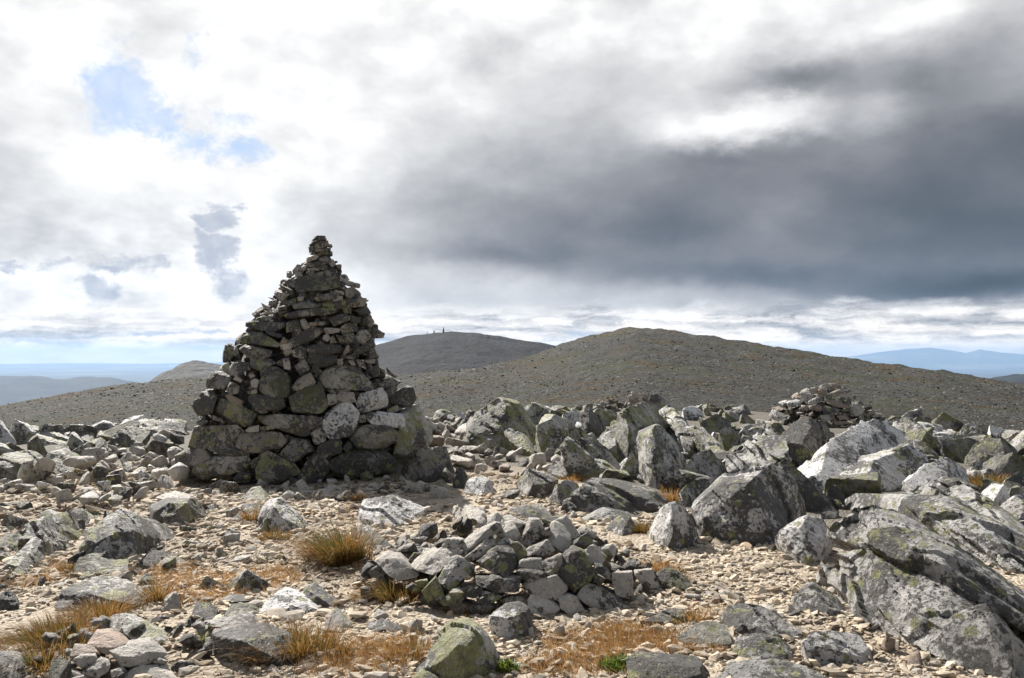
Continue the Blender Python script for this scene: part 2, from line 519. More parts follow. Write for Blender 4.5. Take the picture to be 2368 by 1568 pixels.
def hill_mat(name, rocks, olive, rust, scale, mix_rust=0.5, mix_olive=0.5, fine=1.0):
    mat, k = new_mat(name)
    P = k.node('ShaderNodeNewGeometry').outputs['Position']
    n1 = k.noise(P, 0.035 * scale, 7, 0.62)
    n2 = k.noise(P, 0.09 * scale, 8, 0.66)
    v = k.voro(P, 0.75 * scale, out='Color')
    d = k.voro(P, 0.75 * scale)
    n3 = k.noise(P, 1.6 * scale, 6, 0.75)
    g = k.v('DOT_PRODUCT', v, (0.33, 0.33, 0.34))
    col = k.v('SCALE', rocks, scale=k.lin(g, 0.2, 0.8, 0.5, 1.5))
    col = k.v('SCALE', col, scale=k.lin(n3, 0.3, 0.7, 0.6, 1.4))
    col = k.mix(k.m('MULTIPLY', k.ss(n1, 0.46, 0.60), mix_olive), col, olive)
    col = k.mix(k.m('MULTIPLY', k.ss(n2, 0.50, 0.62), mix_rust), col, rust)
    col = k.v('SCALE', col, scale=k.lin(k.noise(P, 0.018 * scale, 6, 0.6), 0.35, 0.65, 0.68, 1.22))
    h = k.m('ADD', k.m('MULTIPLY', d, -0.8), n3)
    finish(k, col, 0.9, k.bump(h, 0.9 * fine, 0.9 / scale), 0.2)
    return mat


M['hill'] = hill_mat('scree_hill', (0.054, 0.054, 0.049), (0.038, 0.043, 0.017), (0.068, 0.043, 0.017), 1.0, 0.85, 0.8)  # scree darkened in its colour to stand in for passing cloud shadow
M['hill_far'] = hill_mat('cloud_shaded_scree_summit', (0.022, 0.025, 0.034), (0.017, 0.020, 0.025), (0.022, 0.023, 0.027), 0.35, 0.4, 0.4)  # cloud shadow on the far hill is put into this blue-dark colour
M['fell'] = hill_mat('distant_fell', (0.11, 0.105, 0.095), (0.075, 0.08, 0.05), (0.10, 0.08, 0.05), 0.06, 0.5, 0.5)
M['forest_dark'] = hill_mat('dark_forest_ridge', (0.016, 0.022, 0.027), (0.012, 0.017, 0.020), (0.03, 0.03, 0.027), 0.006, 0.3, 0.7, 0.0)
M['forest'] = hill_mat('forested_lowland', (0.035, 0.042, 0.045), (0.024, 0.032, 0.032), (0.22, 0.20, 0.15), 0.004, 0.5, 0.7, 0.0)


def scree_mat(name, a, b):
    mat, k = new_mat(name)
    P = k.node('ShaderNodeNewGeometry').outputs['Position']
    tv = k.node('ShaderNodeAttribute', attribute_name='tint').outputs['Fac']
    col = k.mix(tv, a, b)
    col = k.v('SCALE', col, scale=k.lin(k.noise(P, 3.0, 5, 0.7), 0.3, 0.7, 0.6, 1.4))
    finish(k, col, 0.85, None, 0.3)
    return mat


M['scree'] = scree_mat('scree_stone', (0.055, 0.055, 0.049), (0.20, 0.195, 0.175))


def leaf_mat(name, ramp, trans=0.45):
    """blades: the 'tint' of each blade picks its colour"""
    mat, k = new_mat(name)
    tv = k.node('ShaderNodeAttribute', attribute_name='tint').outputs['Fac']
    r = k.node('ShaderNodeValToRGB')
    k.put(r.inputs[0], tv)
    e = r.color_ramp.elements
    e[0].position, e[0].color = ramp[0][0], (*ramp[0][1], 1)
    e[1].position, e[1].color = ramp[-1][0], (*ramp[-1][1], 1)
    for pos, c in ramp[1:-1]:
        q = e.new(pos)
        q.color = (*c, 1)
    b = k.node('ShaderNodeBsdfPrincipled')
    k.put(b.inputs['Base Color'], r.outputs[0])
    b.inputs['Roughness'].default_value = 0.45
    b.inputs['Specular IOR Level'].default_value = 0.4
    t = k.node('ShaderNodeBsdfTranslucent')
    k.put(t.inputs[0], r.outputs[0])
    mx = k.node('ShaderNodeMixShader')
    mx.inputs[0].default_value = trans
    k.put(mx.inputs[1], b.outputs[0])
    k.put(mx.inputs[2], t.outputs[0])
    o = k.node('ShaderNodeOutputMaterial')
    k.put(o.inputs[0], mx.outputs[0])
    return mat


M['grass'] = leaf_mat('dry_grass_blade', ((0.0, (0.045, 0.07, 0.015)), (0.3, (0.14, 0.12, 0.03)), (0.6, (0.30, 0.145, 0.04)), (1.0, (0.48, 0.31, 0.14))))
M['leaf'] = leaf_mat('crowberry_leaf', ((0.0, (0.05, 0.11, 0.015)), (0.5, (0.14, 0.22, 0.03)), (0.8, (0.26, 0.26, 0.05)), (1.0, (0.25, 0.09, 0.04))))
wm, k = new_mat('bleached_wood')
wp = k.node('ShaderNodeNewGeometry').outputs['Position']
wn = k.noise(k.v('MULTIPLY', wp, (6, 60, 120)), 1.0, 5, 0.6)
finish(k, k.mix(wn, (0.36, 0.33, 0.29), (0.62, 0.58, 0.52)), 0.8, k.bump(wn, 0.4, 0.004))
M['wood'] = wm
mm, k = new_mat('rusty_iron')
finish(k, (0.09, 0.06, 0.045), 0.7)
M['iron'] = mm


# ------------------------------------------------------------------ ground near the viewer
def rim(x, y):
    """distance at which the flat top breaks off towards the saddle"""
    return np.interp(x / np.maximum(y, 1), [-.7, -.45, -.25, 0, .08, .28, .40, .60, .8], [17.0, 17.5, 19.0, 21.5, 24.0, 25.5, 21.0, 18.0, 17.0])


def ground(x, y):
    x = np.asarray(x, float)
    y = np.asarray(y, float)
    p = np.stack([x.ravel() * 0.33, y.ravel() * 0.33, np.full(x.size, 3.3)], 1)
    h = 0.075 * fbm(p, 3)
    q = np.stack([x.ravel() * 2.1, y.ravel() * 2.1, np.full(x.size, 9.1)], 1)
    h = h + 0.014 * fbm(q, 3)
    h = h.reshape(x.shape)
    # rubble banked against the flanks of the great cairn
    dx, dy = x + 3.15, y - 12.45
    dd = np.hypot(dx, dy)
    flank = np.clip((np.abs(dx) / np.maximum(dd, .01) - .5) / .4, 0, 1)
    h = h + 0.34 * flank * np.clip((dy + .55) / .8, 0, 1) * np.clip(1 - (dd - 1.45) / 1.4, 0, 1) ** 1.3
    far = np.clip(y - rim(x, y), 0, None)
    return h - 0.10 * far ** 1.6


_T = np.concatenate([np.arange(3.0, 9.0, 0.012), np.arange(9.0, 40.0, 0.03)])


def hit(px, py):
    """where the line of sight through a pixel meets the ground"""
    d = ray(px, py)
    d = d / d[1]
    q = np.array((0, 0, CAMZ))[None] + d[None] * _T[:, None]
    below = q[:, 2] < ground(q[:, 0], q[:, 1])
    i = int(np.argmax(below)) if below.any() else len(_T) - 1
    lim = float(rim(d[0], 1.0)) + 0.8
    if q[i][1] > lim:
        x = d[0] * lim
        return np.array((x, lim, float(ground(np.array([x]), np.array([lim]))[0])))
    return q[i]


ys = np.concatenate([np.arange(-14, 3.6, 0.4), np.arange(3.6, 13, 0.05), np.arange(13, 40, 0.3)])
us = np.linspace(-1, 1, 260)
gx = us[None] * (3.0 + 0.95 * np.abs(ys[:, None]) + 4 * (ys[:, None] < 3.6))
gy = np.repeat(ys[:, None], len(us), 1)
gz = ground(gx, gy)
idx = np.arange(gx.size).reshape(gx.shape)
gf = np.stack([idx[:-1, :-1], idx[:-1, 1:], idx[1:, 1:], idx[1:, :-1]], -1).reshape(-1, 4)
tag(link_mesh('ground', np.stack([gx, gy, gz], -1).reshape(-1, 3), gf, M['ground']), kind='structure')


# ------------------------------------------------------------------ hills: each with its crest line at its own distance
def hill_sheet(name, crest, D, Y0, t0, mat, power=1.0, n=300, rows=120, wob=0.0, back=1.6, drop=0.12, uu=None, soft=7):
    """terrain fanning out from Y0 to its crest at distance D(u) and falling away behind it"""
    cx = np.array([(c[0] - 512) / F for c in crest])
    ct = np.array([(HOR - c[1]) / F for c in crest])
    u = np.linspace(cx[0], cx[-1], n) if uu is None else np.linspace(uu[0], uu[1], n)
    tc = np.interp(u, cx, ct)
    if soft:
        tc = np.convolve(np.pad(tc, soft // 2, mode='edge'), np.ones(soft) / soft, mode='valid')
    Dc = D(u) if callable(D) else np.full(n, float(D))
    verts = []
    for r in range(rows):
        s = r / (rows * 0.75)
        if s <= 1:
            Y = Y0 * (Dc / Y0) ** s
            t = tc + (t0 - tc) * (1 - s) ** power
        else:
            f = 1 + (s - 1) * 3 * (back - 1)
            Y = Dc * f
            t = tc - drop * (f - 1) ** 1.3
        X = u * Y
        Z = CAMZ + Y * t
        if wob:
            q = np.stack([X / D0_(Dc) * 22, Y / D0_(Dc) * 22, np.zeros(n)], 1)
            Z = Z + wob * Y * 0.01 * fbm(q, 5, 0.55) * min(1, s * 4)
        verts.append(np.stack([X, Y, Z], 1))
    V = np.concatenate(verts)
    ii = np.arange(rows * n).reshape(rows, n)
    Fq = np.stack([ii[:-1, :-1], ii[:-1, 1:], ii[1:, 1:], ii[1:, :-1]], -1).reshape(-1, 4)
    o = link_mesh(name, V, Fq, mat)
    tag(o, kind='structure')
    return V.reshape(rows, n, 3)


def D0_(Dc):
    return float(np.mean(Dc))


main_crest = [(-900, 430), (-300, 425), (0, 407), (52, 397), (104, 387), (143, 382), (208, 377), (300, 374), (411, 375.5), (476, 368), (519, 360), (556, 346),
              (597, 334.5), (615, 331), (627, 327.5), (640, 327.5), (675, 331), (735, 341), (800, 350), (865, 362), (921, 368), (986, 379), (1024, 385), (1300, 408), (1900, 425)]
MD = lambda u: np.interp(u, [-1.5, -.6, -.1, .1, .4, .8, 1.6], [170, 190, 250, 330, 330, 260, 200])
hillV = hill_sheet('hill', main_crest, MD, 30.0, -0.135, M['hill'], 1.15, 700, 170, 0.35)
far_crest = [(120, 440), (250, 385), (300, 364), (382, 343.5), (400, 338), (415, 334.5), (440, 332.2), (475, 333), (519, 339.5), (556, 346.5), (600, 354), (640, 362), (760, 385), (900, 430)]
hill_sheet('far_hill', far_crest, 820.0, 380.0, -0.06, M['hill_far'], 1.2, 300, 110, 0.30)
hill_sheet('left_fell', [(80, 405), (130, 388), (150, 381), (164, 373.5), (180, 365.5), (193, 361), (205, 361.8), (225, 365.5), (250, 371), (300, 385), (360, 405)],
           2600.0, 1500.0, -0.07, M['fell'], 1.2, 160, 60, 0.4)
hill_sheet('right_dark_hill', [(930, 400), (965, 385), (985, 378), (1000, 376), (1024, 372.5), (1080, 370), (1200, 380), (1300, 400)],
           3200.0, 1900.0, -0.08, M['forest_dark'], 1.2, 120, 50, 0.3)
hill_sheet('valley_ridge', [(-200, 386), (-80, 380), (0, 376), (35, 375.5), (65, 379), (81, 376.5), (100, 376), (116, 378.5), (134, 382), (180, 388), (240, 398)],
           9000.0, 6000.0, -0.09, M['forest_dark'], 1.1, 160, 40, 0.2)
hill_sheet('distant_range', [(-400, 366), (-100, 364.5), (0, 364), (60, 363), (150, 363.5), (230, 362), (400, 363), (600, 362), (780, 361), (830, 358.5), (857, 355.5), (880, 352), (905, 349), (930, 347.5), (950, 350),
            (966, 353), (980, 349.3), (1000, 352.3), (1024, 354.3), (1080, 352), (1150, 357), (1400, 362)],
           40000.0, 34000.0, -0.0135, M['forest'], 1.0, 1400, 30, 0.0, back=1.05, soft=0)
pl = np.array([(-60000, -1000, -470), (60000, -1000, -470), (60000, 43000, -470), (-60000, 43000, -470)], float)
tag(link_mesh('lowland', pl, [(0, 1, 2, 3)], M['forest']), kind='structure')
# ------------------------------------------------------------------ air between here and the far ranges
hz, k = new_mat('haze')
pv = k.node('ShaderNodeVolumePrincipled')
pv.inputs['Color'].default_value = (0.44, 0.67, 1.0, 1)
pv.inputs['Density'].default_value = 2.7e-5
pv.inputs['Anisotropy'].default_value = 0.2
ho = k.node('ShaderNodeOutputMaterial')
k.put(ho.inputs['Volume'], pv.outputs[0])
x0, x1, y0, y1, z0, z1 = -62000, 62000, -1500, 44000, -480, 480
bv = [(x, y, z) for z in (z0, z1) for y in (y0, y1) for x in (x0, x1)]
tag(link_mesh('haze', bv, [(0, 2, 3, 1), (4, 5, 7, 6), (0, 1, 5, 4), (2, 6, 7, 3), (0, 4, 6, 2), (1, 3, 7, 5)], hz, smooth=False), kind='stuff')


# ------------------------------------------------------------------ rocks
def hull_rock(pts, edge, amp, seed, smooth=1, foli=0.5, octs=4, chips=12, ledge=0.0):
    """angular rock: hull of its corner points, tessellated to 'edge', corners worn, surface broken by noise and ledges"""
    bm = bmesh.new()
    vs_ = [bm.verts.new(p) for p in pts]
    res = bmesh.ops.convex_hull(bm, input=vs_)
    bmesh.ops.delete(bm, geom=list({g for g in res['geom_interior'] + res['geom_unused'] if isinstance(g, bmesh.types.BMVert)}), context='VERTS')
    for _ in range(9):
        lg = [e for e in bm.edges if e.calc_length() > edge * 1.45]
        if not lg:
            break
        bmesh.ops.subdivide_edges(bm, edges=lg, cuts=1)
        bmesh.ops.triangulate(bm, faces=[f for f in bm.faces if len(f.verts) > 3])
        if len(bm.verts) > 26000:
            break
    for _ in range(smooth):
        bmesh.ops.smooth_vert(bm, verts=bm.verts, factor=0.5, use_axis_x=True, use_axis_y=True, use_axis_z=True)
    bm.normal_update()
    bm.verts.index_update()
    V = np.array([v.co for v in bm.verts])
    N = np.array([v.normal for v in bm.verts])
    Fc = np.array([[v.index for v in f.verts] for f in bm.faces])
    bm.free()
    size = float(np.mean(np.ptp(V, 0))) + 1e-6
    off = np.array((seed * 1.37 % 91, seed * 2.71 % 83, seed * 0.77 % 71))
    q = V / size
    d = 0.32 * fbm(q * 1.9 + off, 2) + 0.55 * (0.28 - np.abs(fbm(q * 4.2 + off, octs, 0.6))) * 1.3
    al, b1, b2 = V @ np.array(BED[0]), V @ np.array(BED[1]), V @ np.array(BED[2])
    led = pnoise(np.stack([b1 * 9 / (.3 + size), al * 1.1 / size, b2 * 13 / (.3 + size)], 1) + off)
    d = d + foli * 0.55 * np.tanh(led * 3)
    V = V + N * (d * amp * size)[:, None]
    if ledge:
        r = np.random.RandomState(seed + 5)
        wob = fbm(q * 2.5 + off, 2)
        for ax, th in ((BED[2], r.uniform(.05, .11)), (BED[1], r.uniform(.12, .30))):
            axv = np.array(ax)
            lay = np.floor((V @ axv + .05 * size * wob) / th).astype(int)
            val = r.uniform(-1, 1, 400)[np.clip(lay - lay.min(), 0, 399)]
            out = N - (N @ axv)[:, None] * axv
            V = V + out * (val * min(.045, .036 * size) * ledge)[:, None]
    # chips struck off the corners and edges
    r = np.random.RandomState(seed)
    for _ in range(chips):
        nn = r.normal(size=3)
        nn /= np.linalg.norm(nn)
        s = V @ nn
        ex = np.clip(s - (s.max() - size * r.uniform(.015, .095)), 0, None)
        V = V - nn * ex[:, None] * .92
    return V, Fc


_seed = [100]


def nseed():
    _seed[0] += 1
    return _seed[0]


def boulder(mat, label, reg, pts, cat='boulder', name='boulder', amp=0.026, foli=0.5, group=None, sink=0.15, more=(), steep=0.6):
    """pts in picture places of region reg: (x, y) touches the ground there; (x, y, d) stands d metres behind the foot line;
    'more' holds further blocks of the same rock, placed against the same foot line"""
    g = []
    for p in list(pts) + [p for ps in more for p in ps]:
        if len(p) == 2:
            g.append((pix(reg, *p), hit(*pix(reg, *p))))
    g.sort(key=lambda a: a[0][0])
    gxs = [a[0][0] for a in g]
    gYs = [a[1][1] for a in g]
    Dn = float(np.mean(gYs))
    edge = max(0.012, 1.6 * Dn / F)
    base, parts = None, []
    for ip, ps in enumerate([pts, *more]):
        P3, dm = [], 0.25
        for p in ps:
            x, y = pix(reg, p[0], p[1])
            if len(p) == 2:
                h = hit(x, y)
                P3.append(h + np.array((0, 0, 0.01)))
                P3.append(h - np.array((0, 0, sink)))
            else:
                P3.append(at(x, y, float(np.interp(x, gxs, gYs)) + p[2] * steep))
                dm = max(dm, p[2])
        if ip == 0:
            a = np.array(P3)
            cx = a[:, 0].mean()
            for q in (a[:, 0].min(), a[:, 0].max()):
                xx = cx + (q - cx) * 0.8
                yy = float(np.interp(q, [a_[1][0] for a_ in g], gYs)) + dm * 0.95
                P3.append(np.array((xx * 1.02, yy, float(ground(np.array([xx]), np.array([yy]))[0]) - sink)))
        a = np.array(P3)
        if base is None:
            base = np.array((a[:, 0].mean(), a[:, 1].mean(), 0.0))
            base[2] = float(ground(base[:1], base[1:2])[0])
        parts.append(hull_rock(a - base, edge, amp, nseed(), foli=foli, chips=14, smooth=0, ledge=min(1.0, .35 + foli * .8)))
    nb, Vs, Fs = 0, [], []
    for V, Fc in parts:
        Vs.append(V)
        Fs.append(Fc + nb)
        nb += len(V)
    o = link_mesh(name, np.concatenate(Vs), np.concatenate(Fs), M[mat], loc=base, sharp=32)
    return tag(o, label, cat, group)


# ------------------------------------------------------------------ boulders, right foreground
B = boulder
B('q', 'huge grey slab with lichen streaks filling the bottom right corner, tilted down to the right', 8,
  [(1235, 560), (1500, 795), (1750, 890), (2050, 1030), (2300, 1070), (2500, 1080), (1245, 430, .04), (1370, 400, .12), (1530, 330, .42), (1930, 475, .5), (2100, 650, .42), (2500, 890, .4), (1350, 490, .03), (1700, 640, .13), (2000, 800, .14)],
  more=([(1255, 265, .10), (1335, 330, .05), (1340, 170, .45), (1480, 68, .75), (1640, 95, .95), (2000, 290, 1.1), (2500, 640, 1.2), (1530, 290, .30), (1930, 440, .40), (2100, 600, .36), (2500, 850, .3), (1250, 340, .10), (1530, 400, .40), (1930, 540, .46), (2500, 950, .36)],
        [(2080, 625, .26), (2160, 650, .24), (2235, 780, .14), (2290, 960, .04), (1900, 790, .12), (1855, 910, .03), (1900, 995), (2050, 1040), (2290, 1080), (2400, 900, .25)]), amp=.02, foli=.8, steep=.9)
B('g', 'low grey rock wedged under the lower left end of the huge slab', 8,
  [(1080, 690), (1270, 725), (1390, 700), (1090, 600, .1), (1150, 520, .2), (1240, 560, .3), (1340, 600, .3), (1280, 690, .02)])
B('q', 'long ridged slab with a green top behind the huge corner slab', 5,
  [(1140, 1100), (1480, 1250), (1720, 1340), (2100, 1430), (2450, 1540), (1240, 840, .35), (1420, 818, .55), (1540, 830, .7), (1700, 920, .85), (2400, 1310, 1.2), (1150, 990, .1), (1480, 965, .1), (1700, 1110, .05), (2050, 1140, .3)], foli=.7)
B('y', 'grey rock with one round yellow lichen patch between the two long slabs at right', 5,
  [(1880, 1300), (2100, 1420), (2400, 1510), (1860, 1200, .1), (1890, 1165, .2), (2000, 1175, .4), (2354, 1290, .6), (2500, 1400, .6)])
B('q', 'narrow dark-sided slab, uppermost of the slabs running off the right edge', 5,
  [(1760, 1060), (2100, 1290), (2450, 1450), (1720, 910, .1), (1760, 885, .3), (1860, 855, .6), (1990, 900, .8), (2450, 1200, 1.0), (1900, 985, .02), (2100, 1130, .02), (2450, 1290, .02)], foli=.7)
B('v', 'big block with white lit left face and black-crusted front beside the gravel path', 5,
  [(215, 1285), (500, 1330), (700, 1325), (890, 1180), (205, 1150, .05), (500, 890, .35), (790, 890, .4), (640, 780, .9), (290, 860, .85), (125, 930, .6), (132, 1060, .35), (900, 1080, .5), (745, 805, .8)], foli=.25)
B('w', 'pointed rock with bright yellow lichen crest left of the huge slab', 5,
  [(790, 1400), (930, 1470), (1010, 1420), (700, 1220, .1), (730, 1190, .2), (870, 1092, .4), (960, 1100, .6), (1080, 1185, .5), (1010, 1270, .03), (820, 1205, .06), (800, 1380, 0.)], foli=.3)
B('d', 'small dark rock poking up behind the yellow-crested rock', 5, [(970, 1140), (1110, 1140), (970, 1090, .1), (1080, 1063, .2), (1110, 1085, .2)])
B('d', 'dark upright rock in the gap between the white-lit rocks and the long slab', 5, [(1030, 1070), (1150, 1080), (1020, 950, .1), (1072, 878, .2), (1150, 960, .2)])
B('g', 'blocky grey rock with foliated top, behind the white-and-black block', 5,
  [(390, 900), (700, 950), (365, 720, .25), (378, 830, .02), (600, 600, .55), (690, 560, .9), (760, 690, .4), (640, 800, .05), (550, 530, 1.3), (690, 515, 1.3)], foli=.8)
B('d', 'dark slab leaning right, its ridge just behind the white-and-black block', 5,
  [(860, 1090), (1090, 1090), (690, 760, .5), (740, 718, .6), (800, 765, .5), (930, 900, .45), (1065, 1030, .25), (1090, 1065, .3), (900, 1040, .02)])
B('d', 'dark faceted boulder with green patches in front of the low right-hand cairn', 5,
  [(740, 790), (950, 800), (1040, 730), (690, 580, .3), (830, 450, .7), (960, 465, .9), (1090, 550, 1.0), (1030, 650, .5), (850, 745, .02), (710, 660, .1), (840, 600, .02)], foli=.3)
B('w', 'tallest white boulder with dark speckles below the low right-hand cairn', 5,
  [(1000, 950), (1130, 910), (1400, 810), (870, 765, .3), (1160, 515, 1.2), (1340, 455, 1.5), (1490, 495, 1.6), (1600, 610, 1.3), (1360, 560, .9), (1180, 730, .4), (1010, 920, .02), (1110, 850, .1)])
B('w', 'white speckled boulder with rounded back, right of the tallest white one', 5,
  [(1150, 965), (1500, 940), (1100, 890, .2), (1270, 710, .7), (1420, 645, 1.0), (1590, 618, 1.3), (1720, 715, 1.1), (1560, 790, .5), (1300, 800, .3), (1160, 940, .02)])
B('w', 'white-topped boulder, last of the white row, above the narrow dark-sided slab', 5,
  [(1690, 990), (2000, 970), (1570, 835, .2), (1690, 745, .6), (1840, 698, .9), (1965, 800, .9), (1870, 850, .4), (1720, 910, .02)])
B('k', 'dark green pyramid of rock near the right edge', 5, [(1970, 785), (2270, 795), (1970, 720, .2), (2100, 590, .6), (2190, 550, .8), (2300, 660, .8), (2220, 700, .2), (2080, 770, .02)])
B('g', 'pale pointed rock at the foot of the dark green pyramid', 5, [(1970, 850), (2210, 855), (1975, 800, .1), (2090, 700, .3), (2130, 680, .4), (2235, 780, .4)])
B('g', 'slab tilted toward the right edge beside the orange grass', 5, [(2150, 1000), (2420, 1010), (2145, 975, .1), (2260, 830, .4), (2330, 800, .5), (2440, 840, .5)])
B('w', 'rounded white rock cut by the right edge below the orange grass', 5, [(2235, 1105), (2340, 1135), (2460, 1120), (2225, 1020, .1), (2270, 960, .2), (2370, 965, .4), (2460, 1000, .4)])
B('k', 'dark slab leaning behind the white row at right', 5, [(1550, 670), (1745, 670), (1500, 510, .2), (1568, 488, .5), (1690, 560, .6), (1735, 640, .5), (1620, 640, .02)])
B('w', 'white flat-topped rock on the skyline right of the low cairn', 5, [(1640, 605), (1870, 605), (1590, 490, .3), (1640, 475, .6), (1790, 500, .7), (1870, 562, .5), (1740, 580, .1)])
B('g', 'grey leaning rock behind the rounded-back white boulder', 5, [(1640, 745), (1765, 755), (1612, 600, .3), (1660, 580, .5), (1772, 690, .4), (1740, 722, .05)])
B('g', 'pale flat slab lying behind the dark green pyramid', 5, [(1840, 725), (2050, 725), (1780, 592, .4), (1880, 588, .6), (2050, 640, .7), (1960, 690, .1)])
B('d', 'dark flat rock on top of the field near the right skyline', 5, [(1960, 645), (2095, 645), (1950, 602, .2), (2070, 565, .5), (2112, 580, .5), (2000, 622, .05)])
B('g', 'small pale rock among the slabs left of the blocky grey rock', 5, [(300, 665), (412, 665), (270, 580, .2), (320, 540, .4), (390, 570, .4), (412, 640, .2)])
B('g', 'grey rock with sloping top below the left foot of the low cairn', 5, [(420, 655), (565, 655), (410, 560, .3), (470, 500, .6), (560, 500, .7), (622, 540, .5)])
B('y', 'white and green slab sloping right in the middle of the right-hand field', 5, [(200, 745), (365, 805), (120, 545, .2), (180, 515, .4), (290, 620, .4), (372, 750, .2), (300, 735, .02), (190, 600, .02)])
B('g', 'flat-faced grey boulder with a sharp right edge left of the foliated block', 5, [(40, 960), (370, 905), (25, 790, .2), (110, 720, .4), (225, 663, .5), (270, 730, .4), (382, 840, .2), (240, 830, .02), (60, 880, .02)], foli=.3)
B('g', 'low grey rock in front of the flat-faced grey boulder', 5, [(60, 1060), (160, 1010), (20, 900, .25), (220, 825, .3), (285, 860, .2), (100, 960, .02)])
B('k', 'olive rock on the field edge left of the low right-hand cairn', 5, [(190, 590), (385, 590), (165, 480, .3), (280, 430, .6), (375, 480, .6), (385, 560, .2)])
B('w', 'pale knobbly rock on the skyline between the stone stack and the low cairn', 5, [(50, 470), (195, 475), (40, 402, .2), (110, 358, .5), (180, 400, .5), (195, 452, .2)])
B('g', 'small grey rock on the skyline just left of the low cairn', 5, [(370, 480), (500, 485), (360, 402, .2), (440, 398, .4), (492, 460, .3)])

# ------------------------------------------------------------------ boulders, middle right
B('y', 'large pale boulder with yellow lichen and a cracked top right of the great cairn', 4,
  [(400, 650), (640, 665), (980, 650), (350, 445, .45), (400, 350, .7), (500, 245, .9), (640, 163, 1.2), (710, 195, 1.3), (830, 210, 1.5), (935, 330, 1.2), (700, 260, .7), (820, 420, .4), (960, 560, .25), (600, 560, .02), (470, 480, .2)], foli=.6)
B('y', 'green-yellow flap of rock at the foot of the large pale boulder', 4, [(640, 660), (990, 700), (605, 560, .2), (720, 448, .4), (860, 455, .5), (1000, 650, .25), (740, 590, .02)])
B('y', 'steep boulder with yellow streaks right of the large pale boulder', 4,
  [(1035, 725), (1200, 725), (1430, 650), (935, 370, .3), (1000, 268, .6), (1070, 272, .8), (1200, 345, 1.0), (1440, 540, .7), (1180, 560, .1), (975, 560, .1), (1030, 690, .02)], foli=.5)
B('w', 'white rock on the skyline behind the steep yellow-streaked boulder', 4, [(1200, 455), (1360, 455), (1172, 322, .3), (1240, 285, .5), (1330, 320, .5), (1355, 385, .2)])
B('d', 'dark rock on the skyline below the low heap of reddish stones', 4, [(1400, 545), (1545, 530), (1340, 332, .5), (1410, 290, .8), (1490, 330, .8), (1552, 450, .4), (1400, 420, .1)])
B('g', 'grey skyline rock between the dark rock and the small stone stack', 4, [(1500, 405), (1650, 405), (1480, 312, .3), (1560, 285, .5), (1652, 322, .5)])
B('y', 'tall pale boulder with a sharp lower tip below the small stone stack', 4,
  [(1600, 750), (1700, 770), (2080, 690), (1580, 410, .6), (1700, 300, .9), (1790, 250, 1.1), (1890, 222, 1.2), (1950, 240, 1.2), (2090, 425, .8), (1920, 400, .3), (1740, 480, .2), (1572, 590, .2), (1650, 720, .02)], foli=.5)
B('g', 'long slab falling to the right from beside the tall pale boulder', 4,
  [(2200, 730), (2380, 750), (2100, 640), (2003, 290, .5), (2070, 262, .8), (2160, 320, .9), (2380, 560, .6), (2380, 650, .25), (2230, 560, .1), (2100, 420, .2)], foli=.6)
B('g', 'pale peaked rock on the skyline right of the small stone stack', 4, [(1900, 340), (2150, 340), (1935, 180, .4), (1990, 153, .6), (2065, 212, .7), (2130, 290, .4)])
B('g', 'tall triangular grey slab standing on edge in the middle of the boulder field', 4,
  [(1860, 920), (1960, 985), (2200, 940), (1850, 470, .5), (1925, 398, .7), (2060, 470, .9), (2230, 710, .6), (2205, 900, .15), (1830, 640, .2), (1960, 590, .2)], foli=.6)
B('g', 'thin grey shard standing against the tall triangular slab', 4, [(1720, 890), (1840, 905), (1700, 800, .05), (1800, 590, .2), (1842, 574, .25), (1850, 650, .2)])
B('g', 'broad grey boulder with overhanging left corner in the middle field', 4,
  [(1265, 890), (1400, 885), (1650, 860), (1170, 600, .2), (1235, 548, .5), (1450, 548, .9), (1610, 630, .9), (1685, 780, .45), (1235, 680, .1), (1400, 700, .2)], foli=.7)
B('y', 'small pointed rock with a pale green face in front of the overhanging boulder', 4, [(1420, 885), (1715, 900), (1408, 830, .1), (1458, 690, .4), (1530, 725, .5), (1722, 880, .25), (1550, 830, .02)])
B('h', 'long low dark ridge of rock bordering the gravel in the middle', 4,
  [(1180, 1180), (1320, 1208), (1600, 1190), (1950, 1205), (2110, 1150), (1320, 960, .3), (1400, 880, .5), (1560, 858, .7), (1620, 895, .6), (1720, 880, .8), (1880, 960, .7), (2115, 1090, .4), (1200, 1090, .1), (1420, 1010, .1), (1600, 1000, .2)], foli=.8)
B('y', 'hump of rock with lime-coloured edge left of the long dark ridge', 4, [(1065, 1115), (1170, 1125), (1320, 1080), (1060, 1080, .05), (1130, 930, .3), (1280, 900, .5), (1335, 960, .4)])
B('g', 'grey-green wedge with pointed left corner between rubble and long dark ridge', 4,
  [(780, 1000), (890, 1062), (1060, 1052), (760, 940, .1), (870, 798, .5), (1010, 845, .7), (1172, 915, .5), (930, 940, .02)], foli=.6)
B('g', 'low flat dark rock at the gravel edge below the long ridge', 4, [(1345, 1268), (1540, 1273), (1900, 1250), (1330, 1250, .1), (1480, 1150, .3), (1570, 1118, .5), (1720, 1165, .5), (1940, 1225, .3)], foli=.7)
B('v', 'small block with black-spotted sides beside a yellow grass tuft behind the stone pile', 4, [(1560, 1325), (1690, 1388), (1812, 1348), (1550, 1290, .05), (1620, 1210, .2), (1735, 1190, .3), (1810, 1285, .25)])
B('v', 'upright black and white rock with a split front beside the gravel path', 4,
  [(1955, 1425), (2140, 1535), (2350, 1455), (1912, 1280, .1), (1960, 1205, .15), (2060, 1135, .3), (2120, 1092, .4), (2205, 1095, .5), (2305, 1220, .45), (2345, 1400, .25)], foli=.2)
